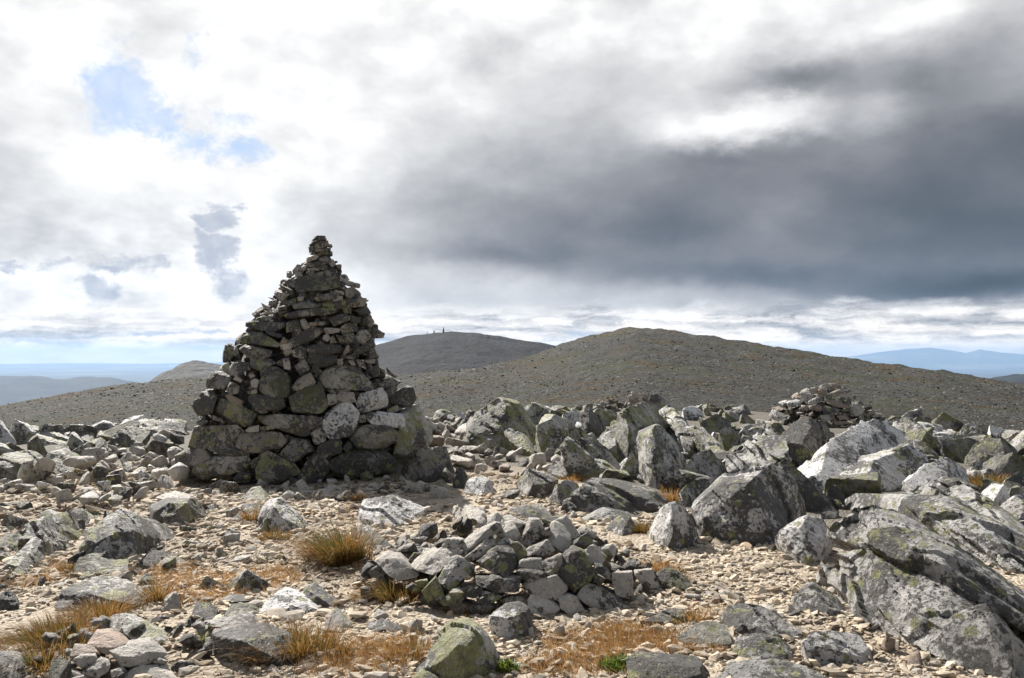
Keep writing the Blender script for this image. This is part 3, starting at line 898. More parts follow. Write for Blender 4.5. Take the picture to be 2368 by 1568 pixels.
B('w', 'white-crusted rock among the rubble right of the great cairn', 4, [(330, 1020), (500, 1042), (600, 1005), (340, 950, .1), (400, 850, .3), (540, 855, .5), (605, 960, .2)])
B('d', 'upright pointed grey stone at the right foot of the great cairn', 4, [(235, 970), (330, 978), (230, 950, .05), (265, 800, .15), (320, 778, .2), (382, 870, .2), (340, 965, .05)], cat='stone', name='standing_stone')
B('g', 'rounded grey rock under the overhanging boulder, with yellow foot', 4, [(1060, 885), (1235, 905), (1030, 832, .1), (1120, 740, .3), (1180, 760, .4), (1255, 850, .25)])
B('g', 'low grey skyline rock beside the right shoulder of the great cairn', 4, [(80, 385), (295, 395), (60, 335, .3), (130, 290, .5), (220, 320, .6), (305, 352, .4)])
B('g', 'grey rock half hidden behind the left side of the large pale boulder', 4, [(290, 460), (420, 465), (290, 440, .2), (360, 330, .5), (430, 290, .7)])
B('g', 'small grey rock tucked between the steep and the tall pale boulders', 4, [(1470, 605), (1610, 605), (1460, 545, .1), (1600, 473, .4), (1635, 500, .4)])

# ------------------------------------------------------------------ boulders near the great cairn
B('v', 'black and white wedge with grass at its foot before the great cairn', 3,
  [(730, 1325), (900, 1360), (1140, 1358), (720, 1240, .08), (740, 1170, .2), (790, 1105, .35), (890, 1043, .6), (980, 1110, .6), (1130, 1300, .25), (850, 1180, .05)], foli=.25)
B('g', 'smooth grey rock left of the black and white wedge', 3, [(490, 1250), (690, 1262), (580, 1110, .3), (680, 1068, .5), (742, 1110, .5)])
B('k', 'mossy green boulder at the foot of the great cairn', 3, [(575, 1092), (820, 1092), (570, 1060, .1), (640, 960, .4), (720, 938, .5), (832, 1060, .3)])
B('w', 'broad flat pale rock with rippled top right of the grass tuft', 3,
  [(1570, 1285), (1830, 1328), (2080, 1250), (1518, 1160, .1), (1600, 1085, .5), (1760, 1045, .8), (1900, 1022, 1.0), (2010, 1090, .9), (2160, 1150, .5), (1580, 1225, .02), (1750, 1180, .15)], foli=.9)
B('h', 'dark lichen-spotted rock right of the big green grass tuft', 3, [(1500, 1440), (1700, 1525), (1905, 1505), (1490, 1400, .1), (1515, 1268, .3), (1640, 1262, .45), (1790, 1390, .4), (1905, 1490, .08), (1600, 1350, .02)], foli=.4)
B('m', 'thick slab with green top lying against the right foot of the great cairn', 4,
  [(-190, 890), (0, 935), (225, 905), (-190, 760, .08), (-100, 650, .35), (0, 628, .45), (180, 620, .5), (252, 840, .2), (-170, 850, .02)], foli=.3)
B('g', 'small pointed grey rock alone on the gravel before the great cairn', 3, [(405, 1405), (530, 1385), (400, 1390, .05), (430, 1340, .15), (490, 1298, .25), (540, 1370, .2)], name='stone', cat='stone')

# ------------------------------------------------------------------ boulders, left
B('k', 'large green-topped boulder cut by the left edge', 1,
  [(-100, 900), (50, 912), (290, 905), (490, 895), (-150, 720, .3), (0, 685, .5), (140, 665, .7), (270, 640, .9), (370, 700, .8), (505, 870, .25), (200, 760, .1), (20, 800, .02)], foli=.6)
B('g', 'long pale flat slab near the left skyline', 1, [(160, 585), (580, 605), (140, 500, .2), (200, 460, .6), (430, 490, .9), (645, 567, .6), (330, 560, .05)], foli=.8)
B('k', 'dark jagged rock at the left skyline', 1, [(925, 625), (1190, 620), (910, 560, .2), (1070, 428, .6), (1150, 430, .8), (1300, 485, .8), (1160, 580, .1)])
B('g', 'striped pale slab on the skyline beside the left foot of the great cairn', 1, [(1150, 525), (1570, 525), (1080, 420, .4), (1200, 388, .7), (1400, 378, .9), (1605, 383, .9), (1560, 465, .3), (1290, 470, .1)], foli=1.0)
B('g', 'low rock on the left skyline right of the long pale slab', 1, [(620, 550), (810, 550), (620, 482, .3), (685, 458, .5), (805, 490, .5)])
B('g', 'slab leaning to the left among the rubble on the left', 1, [(760, 690), (945, 690), (750, 650, .1), (862, 538, .3), (925, 590, .3), (942, 655, .1)])
B('g', 'dark-faced rock behind the green-topped left boulder', 1, [(390, 725), (590, 725), (385, 688, .1), (480, 618, .3), (592, 588, .5), (595, 655, .2)])
B('y', 'small greenish rock at the right end of the green-topped left boulder', 1, [(440, 868), (610, 868), (430, 772, .2), (482, 718, .4), (645, 800, .3)])
B('g', 'round grey rock behind the small greenish one on the left', 1, [(530, 765), (725, 765), (528, 700, .2), (590, 648, .4), (732, 680, .4)])
B('d', 'dark rounded boulder with lime spots in front of the left rubble', 1,
  [(1235, 1225), (1400, 1288), (1640, 1280), (1755, 1230), (1225, 1190, .15), (1260, 1075, .4), (1420, 1030, .7), (1640, 1035, .8), (1740, 1130, .5), (1320, 1110, .1), (1600, 1110, .1)], foli=.2)
B('l', 'pale flat stone lying on top of the dark rounded boulder', 1, [(1560, 1110), (1340, 1050, .55), (1500, 983, .75), (1745, 1052, .7), (1560, 1030, .45)], cat='stone', name='stone')
B('h', 'large tilted slab with a bright ridge near the left edge', 1,
  [(-60, 1570), (450, 1400), (830, 1290), (-50, 1500, .1), (200, 1310, .3), (510, 1100, .7), (640, 1118, .9), (845, 1240, .6), (560, 1230, .2)], foli=.7)
B('y', 'triangular rock with yellow shoulder against the bright-ridged slab', 1, [(465, 1425), (540, 1450), (760, 1400), (460, 1400, .05), (550, 1250, .2), (585, 1238, .3), (765, 1370, .25)])
B('h', 'narrow slab pointing to the lower left corner of the left group', 6, [(-30, 660), (200, 640), (500, 460), (0, 580, .08), (310, 335, .35), (360, 318, .4), (490, 440, .25), (330, 420, .05)], foli=.7)
B('h', 'thin ridge of rock lying before the narrow slab at left', 6, [(90, 700), (180, 695), (350, 560), (150, 620, .1), (285, 490, .25), (365, 535, .2)], foli=.7)
B('h', 'large angular boulder with a yellow patch and black right side, left foreground', 6,
  [(555, 590), (850, 605), (1050, 560), (1200, 435), (555, 560, .08), (700, 330, .4), (830, 250, .6), (940, 168, .8), (1110, 215, .9), (1240, 250, .85), (1395, 338, .6), (1180, 410, .1), (1050, 330, .2), (900, 330, .1), (1060, 455, .08)], foli=.5)
B('k', 'mossy humped rock below the large angular boulder at left', 6, [(590, 690), (720, 708), (1010, 660), (580, 610, .08), (620, 550, .2), (740, 515, .4), (860, 515, .5), (1015, 570, .35)], foli=.5)
B('d', 'dark pointed rock at the left end of the dry grass', 6, [(1050, 708), (1200, 645), (1320, 580), (1050, 690, .02), (1090, 560, .2), (1180, 480, .4), (1262, 468, .5), (1335, 520, .4)])
B('k', 'small green rock half covered by dry grass', 6, [(1240, 640), (1490, 610), (1240, 600, .08), (1345, 518, .3), (1495, 582, .25)])
B('h', 'long low boulder with mottled back in the left foreground', 6,
  [(440, 975), (620, 962), (1080, 965), (1210, 925), (438, 920, .08), (510, 815, .2), (740, 710, .5), (1000, 728, .6), (1195, 850, .35), (700, 850, .05)], foli=.5)
B('d', 'small upright dark rock cut by the left edge', 6, [(-50, 980), (145, 965), (-30, 860, .1), (80, 793, .2), (142, 872, .15)])
B('y', 'green ridge-backed rock beside the salmon stone of the corner heap', 6,
  [(830, 1170), (1100, 1240), (1390, 1250), (820, 1110, .1), (850, 1020, .25), (980, 983, .4), (1055, 1000, .45), (1185, 1100, .4), (1405, 1190, .15)], foli=.6)
B('d', 'big dark boulder with grass growing over its right end, bottom left of centre', 6,
  [(1685, 1355), (1880, 1425), (2320, 1425), (1645, 1160, .1), (1700, 1110, .2), (1820, 1103, .3), (1900, 1075, .4), (2120, 1063, .5), (2320, 1150, .35), (1660, 1280, .02), (1900, 1200, .03)], foli=.3)
B('y', 'flat green slab behind the big dark boulder', 6, [(1550, 1210), (2030, 1130), (1540, 1110, .1), (1650, 1050, .25), (1980, 970, .45), (2035, 1050, .3), (1800, 1110, .02)])
B('d', 'dark tooth of rock left of the flat green slab', 6, [(1480, 1098), (1540, 1088), (1710, 1060), (1470, 1085, .03), (1540, 900, .25), (1640, 884, .3), (1725, 960, .25)])
B('k', 'low green-black rock behind the flat green slab', 6, [(1770, 1030), (2040, 1010), (1780, 995, .05), (1840, 905, .25), (1980, 888, .35), (2045, 950, .25)])
B('w', 'pale streaked rock with a dark foot behind the big dark boulder', 6, [(2030, 1000), (2400, 1010), (2530, 995), (2040, 970, .03), (2080, 890, .2), (2240, 757, .45), (2335, 790, .5), (2525, 920, .3), (2200, 900, .08)], foli=.9)
B('d', 'low dark rock at the near side of the dry grass patch', 6, [(1740, 925), (1970, 905), (1740, 870, .08), (1800, 838, .2), (1965, 838, .3)])
B('l', 'narrow pale shard standing upright in the gravel', 6, [(1285, 988), (1410, 965), (1270, 945, .03), (1390, 813, .15), (1414, 860, .12), (1410, 930, .05)], cat='stone', name='standing_stone')
B('d', 'dark boulder in the bottom left corner', 6, [(-120, 1560), (100, 1570), (215, 1540), (-60, 1270, .2), (120, 1258, .3), (205, 1400, .2), (212, 1500, .05)])
B('k', 'small mossy rock between corner boulder and corner heap', 6, [(370, 1545), (545, 1545), (385, 1490, .03), (400, 1348, .15), (480, 1343, .2), (552, 1372, .2)])

# ------------------------------------------------------------------ boulders, centre foreground
B('y', 'bell-shaped boulder with bright yellow-green lichen at bottom centre', 7,
  [(930, 1290), (1250, 1325), (1505, 1255), (950, 1230, .1), (1060, 1080, .2), (1190, 908, .4), (1310, 893, .5), (1390, 905, .5), (1480, 1010, .4), (1512, 1200, .15), (1180, 1060, .06), (1320, 1010, .06)], foli=.3)
B('w', 'white-faced angular rock just behind the bell-shaped boulder', 7,
  [(1480, 1012), (1700, 1028), (1742, 965), (1440, 860, .08), (1500, 800, .2), (1640, 748, .35), (1700, 790, .35), (1740, 930, .12), (1640, 890, .02)], foli=.3)
B('g', 'triangular grey rock on the gravel left of centre', 7, [(315, 990), (500, 965), (310, 950, .05), (420, 800, .25), (522, 890, .2), (430, 930, .02)])
B('g', 'flat grey slab lying in the gravel left of the bell-shaped boulder', 7, [(610, 965), (700, 985), (860, 985), (600, 930, .05), (720, 880, .2), (885, 930, .2)], cat='stone', name='stone')
B('h', 'grey rock with a shaded front beside the pale streaked rock', 7, [(225, 790), (375, 812), (190, 680, .15), (262, 640, .3), (425, 762, .2), (300, 750, .02)])
B('y', 'low lime-coloured rock at the left foot of the bell-shaped boulder', 7, [(910, 1350), (1190, 1350), (920, 1300, .06), (1000, 1208, .15), (1175, 1272, .15)])
B('d', 'thin dark-rimmed stone standing in shaded grass left of the stone pile', 7, [(580, 790), (700, 790), (580, 650, .1), (602, 645, .12), (695, 712, .12)], cat='stone', name='stone')
B('l', 'pale slab lying behind the left side of the stone pile', 7, [(1330, 285), (1420, 255), (1205, 200), (1210, 140, .25), (1280, 113, .35), (1412, 170, .3)], cat='stone', name='stone')
B('h', 'low dark-fronted boulder in the bottom right gravel', 8, [(680, 770), (880, 855), (1115, 842), (665, 725, .08), (770, 618, .3), (850, 618, .4), (1000, 730, .35), (1122, 810, .12), (820, 790, .02)], foli=.5)
B('h', 'black and white boulder with a steep front, bottom right of centre', 8, [(735, 955), (900, 1005), (1090, 985), (740, 920, .05), (760, 830, .15), (860, 788, .25), (950, 790, .3), (1062, 870, .25), (1092, 960, .05)], foli=.3)
B('w', 'white mottled boulder overhanging at its left, bottom right', 8, [(1220, 1000), (1400, 985), (1530, 972), (1108, 850, .06), (1185, 800, .25), (1440, 808, .35), (1485, 880, .2), (1525, 950, .05), (1250, 975, .0)], foli=.3)
B('g', 'wide grey boulder cut by the bottom edge at right', 8, [(590, 1120), (950, 1150), (1350, 1140), (600, 1065, .1), (720, 968, .25), (960, 938, .4), (1080, 980, .4), (1290, 1040, .3)], foli=.5)
B('d', 'dark flat-topped block at the bottom edge beside the green plants', 8, [(180, 1090), (400, 1120), (615, 1100), (150, 955, .15), (200, 910, .3), (340, 945, .3), (600, 938, .35), (615, 1020, .05)], foli=.2)
B('k', 'low lichen-covered rock in the dry grass right of the stone pile', 8, [(215, 790), (490, 760), (220, 740, .05), (340, 690, .2), (452, 668, .3), (492, 738, .2)])
B('k', 'broad low green rock behind the steep-fronted black and white boulder', 8, [(430, 890), (740, 900), (430, 830, .08), (560, 760, .25), (690, 738, .35), (745, 870, .1)])
B('k', 'dark mossy rock tufted with grass right of the stone pile', 8, [(290, 560), (410, 580), (530, 580), (300, 480, .06), (360, 420, .2), (442, 470, .25), (532, 568, .12)])
B('g', 'small grey stone half sunk in the right-hand gravel', 8, [(660, 615), (790, 620), (660, 600, .03), (702, 560, .1), (785, 610, .1)], cat='stone', name='stone')
B('g', 'flat pale stone in the gravel behind the low dark-fronted boulder', 8, [(910, 675), (980, 690), (910, 650, .05), (962, 640, .1), (978, 672, .08)], cat='stone', name='stone')


# ------------------------------------------------------------------ stone-by-stone cairns
def slab_stone(poly3, view, thick, edge, amp, foli=0.4):
    """a stone whose seen face has the given corners: bulged towards the open side, running 'thick' metres into the pile"""
    a = np.array(poly3)
    c = a.mean(0)
    a = c + (a - c) * 1.05
    sz = float(np.ptp(a, 0).max())
    pts = []
    for i, p in enumerate(a):
        pts.append(p)
        pts.append(c + (p - c) * 0.9 + view * thick * (0.75 + 0.5 * random.random()))
        q = (p + a[(i + 1) % len(a)]) / 2
        if random.random() < .6:
            pts.append(c + (q - c) * random.uniform(.5, .85) - view * sz * random.uniform(0.0, 0.11))
    pts.append(c - view * sz * random.uniform(0.02, 0.09) + np.array((random.uniform(-.1, .1), 0, random.uniform(-.1, .1))) * sz)
    return hull_rock(pts, edge, amp, nseed(), smooth=0, foli=foli, octs=3, ledge=.35)


def area2(poly):
    return 0.5 * abs(sum(poly[i][0] * poly[i - 1][1] - poly[i - 1][0] * poly[i][1] for i in range(len(poly))))


def parse(s):
    out = []
    for line in s.strip().splitlines():
        line = line.strip()
        if line:
            c, r, *n = line.split()
            n = [float(q) for q in n]
            out.append((c, int(r), list(zip(n[0::2], n[1::2]))))
    return out


# base stones used wherever a pile needs filling
def unit_stone(seed, flat=0.55, n=11, edge=0.30, amp=0.05, smooth=1):
    r = np.random.RandomState(seed)
    p = r.uniform(-1, 1, size=(n, 3))
    p /= np.abs(p).max(1)[:, None] ** 0.85
    p *= np.array((0.5, 0.5 * r.uniform(.6, .95), 0.5 * flat * r.uniform(.7, 1.2)))
    return hull_rock(p, edge, amp, seed, smooth=smooth, foli=.35, octs=3, chips=7 if amp else 0, ledge=.5 if edge < .08 else 0)


LOWS = [unit_stone(900 + i, edge=0.34) for i in range(14)]
MIDS = [unit_stone(950 + i, n=15, flat=.6, edge=0.10, amp=.05, smooth=1) for i in range(22)]

BIGS = [unit_stone(1400 + i, flat=.8, n=13, edge=0.05, amp=.03) for i in range(16)]


def rot_mats(n, rs, tilt=0.5):
    a = rs.uniform(0, 2 * np.pi, n)
    b = rs.normal(0, tilt, n)
    c = rs.normal(0, tilt, n)
    ca, sa, cb, sb, cc, sc = np.cos(a), np.sin(a), np.cos(b), np.sin(b), np.cos(c), np.sin(c)
    z = np.zeros(n)
    o = np.ones(n)
    Rz = np.stack([ca, -sa, z, sa, ca, z, z, z, o], 1).reshape(n, 3, 3)
    Rx = np.stack([o, z, z, z, cb, -sb, z, sb, cb], 1).reshape(n, 3, 3)
    Ry = np.stack([cc, z, sc, z, o, z, -sc, z, cc], 1).reshape(n, 3, 3)
    return Rx @ Ry @ Rz


def scatter(protos, pos, size, rs, tilt=0.4, squash=None):
    """many loose stones as arrays: vertices, triangles, one tint per vertex"""
    n = len(pos)
    Rm = rot_mats(n, rs, tilt)
    kind = rs.randint(0, len(protos), n)
    Vs, Fs, Ts = [], [], []
    base = 0
    tint = rs.uniform(0, 1, n)
    for kx, (v, f) in enumerate(protos):
        sel = np.where(kind == kx)[0]
        if not len(sel):
            continue
        vv = v if squash is None else v * np.array((1, 1, squash))
        q = np.einsum('nij,vj->nvi', Rm[sel], vv) * size[sel][:, None, None] + pos[sel][:, None, :]
        Vs.append(q.reshape(-1, 3))
        Fs.append((f[None] + (np.arange(len(sel)) * len(v))[:, None, None]).reshape(-1, 3) + base)
        Ts.append(np.repeat(tint[sel], len(v)))
        base += len(sel) * len(v)
    return np.concatenate(Vs), np.concatenate(Fs), np.concatenate(Ts)

PEBS = [unit_stone(1200 + i, flat=.5, n=10, edge=3.0, amp=0.0) for i in range(24)]
PEBS = [(v * 1.5, f) for v, f in PEBS]
random.seed(11)

# ------------------------------------------------------------------ the great cairn
CY, CD = 12.45, 0.85        # distance of its axis, depth of its plan against its width
prof = []
for y2, xl, xr in ((95, 1190, 1310), (130, 1150, 1325), (250, 1135, 1352), (330, 1060, 1420), (440, 960, 1460), (540, 860, 1590), (640, 790, 1655), (740, 670, 1695), (840, 610, 1715),
                   (1000, 480, 1785), (1100, 410, 1775), (1200, 355, 1800), (1300, 270, 1880), (1400, 205, 1960), (1519, 150, 2020), (1719, 120, 2060), (1849, 60, 2090), (1950, 0, 2080), (2090, 0, 2050), (2230, 60, 2000)):
    a_, b_ = at(*pix(2, xl, y2), CY), at(*pix(2, xr, y2), CY)
    prof.append((a_[2], (a_[0] + b_[0]) / 2, (b_[0] - a_[0]) / 2))
prof = np.array(prof[::-1])
CX = float(prof[:4, 1].mean())


def cairn_depth(px, py):
    d = ray(px, py)
    d = d / d[1]
    Y = np.arange(10.4, CY, 0.015)
    x, z = d[0] * Y, CAMZ + d[2] * Y
    xc, w = np.interp(z, prof[:, 0], prof[:, 1]), np.interp(z, prof[:, 0], prof[:, 2])
    ins = ((x - xc) / w) ** 2 + ((CY - Y) / (CD * w)) ** 2 < 1
    return float(Y[int(np.argmax(ins))]) if ins.any() else CY - 0.02


CAIRN = parse('''
l 2 1225 95 1245 90 1310 115 1300 130 1240 135
l 2 1148 165 1225 112 1240 140 1160 182
m 2 1200 160 1275 135 1290 190 1205 205
m 2 1145 190 1195 172 1205 205 1155 240
l 2 1275 135 1315 130 1325 160 1290 190
m 2 1305 165 1350 165 1352 195 1310 195
l 2 1205 208 1280 202 1280 226 1200 232
m 2 1288 197 1340 197 1335 226 1285 228
m 2 1180 235 1350 225 1353 262 1200 272
l 2 1130 290 1150 255 1200 250 1240 270 1215 292 1135 322
m 2 1225 290 1290 270 1335 290 1320 315 1235 315
m 2 1130 325 1290 310 1315 350 1140 360
l 2 1315 310 1355 290 1385 340 1340 362
l 2 1385 340 1430 335 1430 380 1395 378
m 2 1115 380 1300 345 1320 380 1130 404
l 2 1010 390 1050 340 1090 345 1060 420 1010 425
l 2 1055 400 1110 350 1130 360 1090 420
m 2 960 400 1000 392 1010 430 960 458
m 2 1030 410 1090 405 1100 445 1035 445
m 2 1125 400 1180 390 1220 432 1130 444
m 2 1222 405 1278 398 1278 444 1218 442
m 2 1280 400 1340 390 1360 444 1285 444
m 2 1325 368 1390 380 1402 442 1350 435
m 2 1030 445 1250 438 1410 445 1410 540 1340 548 1250 597 1060 590 1035 540
l 2 935 490 1025 440 1030 540 1000 530
l 2 1410 450 1590 510 1582 542 1460 512
m 2 1420 425 1470 425 1502 472 1430 457
l 2 1413 487 1462 488 1462 562 1413 548
m 2 895 515 1010 545 1022 588 960 574
l 2 848 570 880 550 985 590 920 662 860 612
m 2 1460 550 1530 530 1612 590 1550 645 1470 612
m 2 1240 600 1380 580 1440 610 1360 655 1245 650
l 2 1350 620 1440 610 1442 652 1360 658
l 2 797 620 870 632 845 648
m 2 805 650 870 638 892 660 870 722 810 690
l 2 882 710 930 690 972 700 952 737 890 742
m 2 1050 615 1112 612 1102 650 1055 655
d 2 940 655 1045 630 1042 685 960 690
m 2 1262 660 1400 650 1640 630 1645 692 1400 718 1272 698
l 2 1605 628 1668 645 1650 662
m 2 1370 560 1450 570 1452 602 1380 592
d 2 1008 690 1100 660 1265 680 1255 710 1008 722
m 2 658 762 740 700 765 720 690 798
m 2 742 668 832 720 832 740 758 712
m 2 932 772 1100 712 1400 718 1435 745 1280 772 950 808
m 2 868 752 992 733 902 770
m 2 1442 720 1512 708 1518 762 1448 758
m 2 1522 735 1650 698 1702 762 1600 774
d 2 733 762 800 738 872 760 730 780
k 2 698 800 760 778 842 788 832 818 688 828
d 2 598 842 640 826 942 838 948 892 900 918 608 892
m 2 958 832 1060 808 1082 902 958 922
l 2 1072 820 1110 803 1162 870 1132 922 1078 880
m 2 1312 800 1420 763 1502 768 1502 824 1360 874
m 2 1500 768 1592 798 1592 844 1500 834
m 2 1598 800 1670 768 1717 830 1692 878 1608 852
b 2 1148 840 1222 833 1222 864 1153 866
l 2 1228 828 1302 833 1302 860 1228 862
m 2 1418 882 1480 843 1560 848 1572 912 1438 934
l 2 1278 883 1422 888 1422 922 1300 938
l 2 1013 900 1060 868 1102 912 1040 954
d 2 768 903 922 938 912 974 798 944
m 2 978 992 1180 868 1272 868 1277 932 1028 1054
m 2 1273 950 1310 933 1337 970 1310 1004 1268 988
l 2 1328 970 1360 948 1392 1012 1333 1020
m 2 1378 938 1442 958 1454 1024 1398 1004
d 2 1438 940 1542 918 1544 1014 1458 1024
l 2 1543 990 1570 908 1642 898 1692 960 1610 1034
m 2 1518 1082 1702 988 1714 1052 1538 1129
l 2 1702 910 1740 893 1802 930 1792 972 1718 974
d 2 568 982 640 918 742 922 902 1022 882 1064 720 1044 578 1024
d 2 528 1062 580 1023 852 1082 832 1144 650 1144
l 2 518 980 580 918 592 960 562 1024 523 1014
d 2 408 1132 430 1028 490 1008 518 1082 470 1174 413 1174
l 2 493 1112 525 1028 552 1102 520 1134
b 2 898 1022 930 963 972 990 912 1074
l 2 913 1030 1000 1008 1018 1052 930 1079
m 2 933 1085 1000 1063 1004 1112 950 1134
l 2 1008 1082 1070 1038 1127 1060 1127 1122 1090 1149 1018 1124
d 2 1138 1062 1180 1028 1422 1028 1444 1082 1330 1114 1148 1104
l 2 1443 1102 1480 1023 1507 1030 1492 1092 1450 1119
d 2 1138 1122 1180 1088 1412 1130 1384 1194 1290 1219 1148 1184
l 2 1388 1155 1442 1148 1444 1204 1398 1206
b 2 1463 1130 1530 1108 1544 1159 1478 1149
l 2 1483 1160 1532 1158 1554 1204 1518 1214
l 2 1558 1160 1622 1158 1644 1244 1578 1214
l 2 1628 1160 1722 1153 1714 1189 1638 1189
d 2 648 1142 832 1150 864 1184 730 1214 720 1259 648 1214
d 2 468 1222 500 1178 632 1178 644 1234 510 1304 463 1284
m 2 403 1202 470 1173 464 1284 408 1254
l 2 588 1225 630 1208 649 1244 600 1249
m 2 728 1262 760 1208 932 1220 934 1254 740 1309
l 2 928 1150 980 1138 994 1244 938 1234
l 2 868 1180 930 1148 934 1214 878 1204
m 2 1028 1212 1110 1148 1174 1252 1080 1294
d 2 1168 1210 1232 1198 1244 1284 1208 1294
m 2 1233 1302 1310 1223 1490 1208 1560 1230 1722 1392 1690 1414 1480 1414 1308 1409
m 2 1618 1270 1692 1310 1660 1334
m 2 1678 1240 1750 1188 1764 1294 1700 1314
l 2 1818 1228 1912 1302 1890 1314 1828 1274
l 2 1753 1360 1802 1365 1792 1394 1758 1389
d 2 273 1332 310 1268 400 1248 494 1312 420 1404 268 1404
b 2 498 1325 530 1293 584 1332 560 1354
b 2 623 1290 660 1263 694 1302 640 1329
l 2 648 1340 680 1320 724 1332 704 1404 653 1404
k 2 713 1372 740 1308 860 1268 962 1268 1004 1332 974 1474 870 1484 728 1434
m 2 998 1402 1060 1318 1160 1268 1209 1352 1180 1394 1008 1434
d 3 148 262 230 148 320 128 374 202 320 324 198 354
m 3 448 120 490 58 554 100 544 164 458 159
b 3 428 180 460 163 604 232 580 269 488 239
m 3 618 140 700 118 709 160 628 169
d 3 338 282 380 208 500 228 704 342 694 414 580 444 428 384
l 3 318 340 402 380 414 409 323 384
d 3 608 192 680 158 944 200 964 252 920 314 698 304
k 3 978 192 1090 118 1264 78 1314 202 1314 294 1170 344 1018 314
l 3 703 310 780 298 804 320 740 334
d 3 688 372 740 328 1020 338 1144 350 1164 502 1100 529 930 504 798 434
m 3 1108 432 1150 348 1264 370 1264 444 1158 484
l 3 1308 160 1380 168 1394 242 1318 259
l 3 1388 170 1430 143 1534 150 1554 232 1398 244
l 3 1378 128 1504 113 1504 142 1388 154
l 3 1308 130 1350 118 1389 147 1368 174
w 3 1558 242 1600 168 1780 108 1824 182 1824 284 1700 304 1588 324
w 3 1268 422 1300 308 1400 248 1510 238 1584 332 1564 444 1500 524 1330 554 1288 504
l 3 1163 490 1250 438 1304 502 1290 564 1198 604
m 3 1798 160 1850 88 1894 100 1884 164 1828 194
m 3 1760 70 1850 20 1950 60 1890 100 1800 130
d 3 1828 182 2000 93 2042 110 2074 202 2020 264 1958 284 1828 244
y 3 1928 322 2060 248 2114 292 2224 542 2150 624 1990 684 1878 754 1878 602 1958 484
m 3 1818 302 1910 258 1924 302 1848 344
w 3 1638 342 1750 318 1960 338 1974 444 1830 464 1658 404
m 3 1578 350 1630 338 1644 402 1583 409
m 3 1473 522 1560 428 1640 403 1800 418 1919 492 1904 574 1800 634 1528 624
m 3 1223 602 1400 543 1429 562 1424 664 1280 714 1228 664
d 3 1438 632 1490 568 1534 622 1478 664
d 3 1328 712 1420 658 1560 628 1770 618 1894 732 1894 824 1820 884 1420 894 1338 864
d 3 888 692 1030 538 1154 560 1194 642 1018 764
m 3 518 562 540 508 800 483 904 500 964 572 880 644 720 664 538 644
l 3 598 480 640 443 724 430 724 484 638 494
m 3 728 450 830 428 864 462 748 484
m 3 98 602 170 448 520 433 594 490 510 544 510 624 350 644 128 624
m 3 188 430 250 383 284 400 218 444
m 3 -2 702 120 638 220 628 334 682 200 784 18 814
y 3 153 852 180 768 330 698 620 698 664 784 620 824 238 894
y 3 698 792 730 648 800 658 1024 772 1064 822 980 924 748 954 698 884
m 3 1048 872 1140 738 1240 668 1334 762 1324 884 1200 934 1078 949
m 3 958 920 1000 878 1054 890 1044 944 968 964
d 3 498 890 560 828 654 850 644 924 518 934
d 3 648 740 720 698 704 804 658 804
d 3 330 640 520 625 640 650 640 700 400 705
''')


CAIRN = [('c' if c == 'l' else c, r, q) for c, r, q in CAIRN]


def pile(root, stones, depth, thick_max, max_parts, loc, axis_y=None, name='stone', fill=None, fill_tint=None):
    """stones given by their seen faces; the largest become parts, the rest one part of small stones"""
    made = []
    for c, r, poly in stones:
        pp = [pix(r, *q) for q in poly]
        ctr = np.mean(pp, 0)
        Yc = depth(*ctr) + random.uniform(-.08, .05) * min(1, thick_max / .36)
        ext = max(np.ptp(np.array(pp), 0)) * Yc / F
        wmin = min(np.ptp(np.array(pp), 0)) * Yc / F
        p3 = []
        for q in pp:
            dv = np.clip(depth(*q) - Yc, -0.30 * ext, 0.30 * ext)
            p3.append(at(*q, Yc + dv))
        view = ray(*ctr)
        view = view / np.linalg.norm(view)
        view[2] *= 0.4
        th = min(thick_max, 0.45 * ext + 0.5 * wmin)
        V, Fc = slab_stone(p3, view, th, max(0.010, 1.6 * Yc / F), 0.03)
        made.append((area2(poly) * (REG[r][2] ** 2), c, V, Fc))
    made.sort(key=lambda a: -a[0])
    for ar, c, V, Fc in made[:max_parts]:
        b = V.mean(0)
        o = link_mesh(name, V - b, Fc, M[c], loc=b - np.array(loc), parent=root, sharp=48)
    rest = made[max_parts:]
    if rest or fill is not None:
        mats = ['f'] + sorted({c for _, c, _, _ in rest})
        Vs, Fs, Ts, Ms, nb = [], [], [], [], 0
        if fill is not None:
            Vs.append(fill[0]), Fs.append(fill[1]), Ts.append(fill[2]), Ms.append(np.zeros(len(fill[1]), np.int32))
            nb = len(fill[0])
        for _, c, V, Fc in rest:
            Vs.append(V), Fs.append(Fc + nb), Ts.append(np.full(len(V), .5)), Ms.append(np.full(len(Fc), mats.index(c), np.int32))
            nb += len(V)
        o = link_mesh('small_stones', np.concatenate(Vs) - np.array(loc), np.concatenate(Fs), M['f'], parent=root, sharp=48, tint=np.concatenate(Ts))
        for c in mats[1:]:
            o.data.materials.append(M[c])
        o.data.polygons.foreach_set('material_index', np.concatenate(Ms))
        o['kind'] = 'stuff'


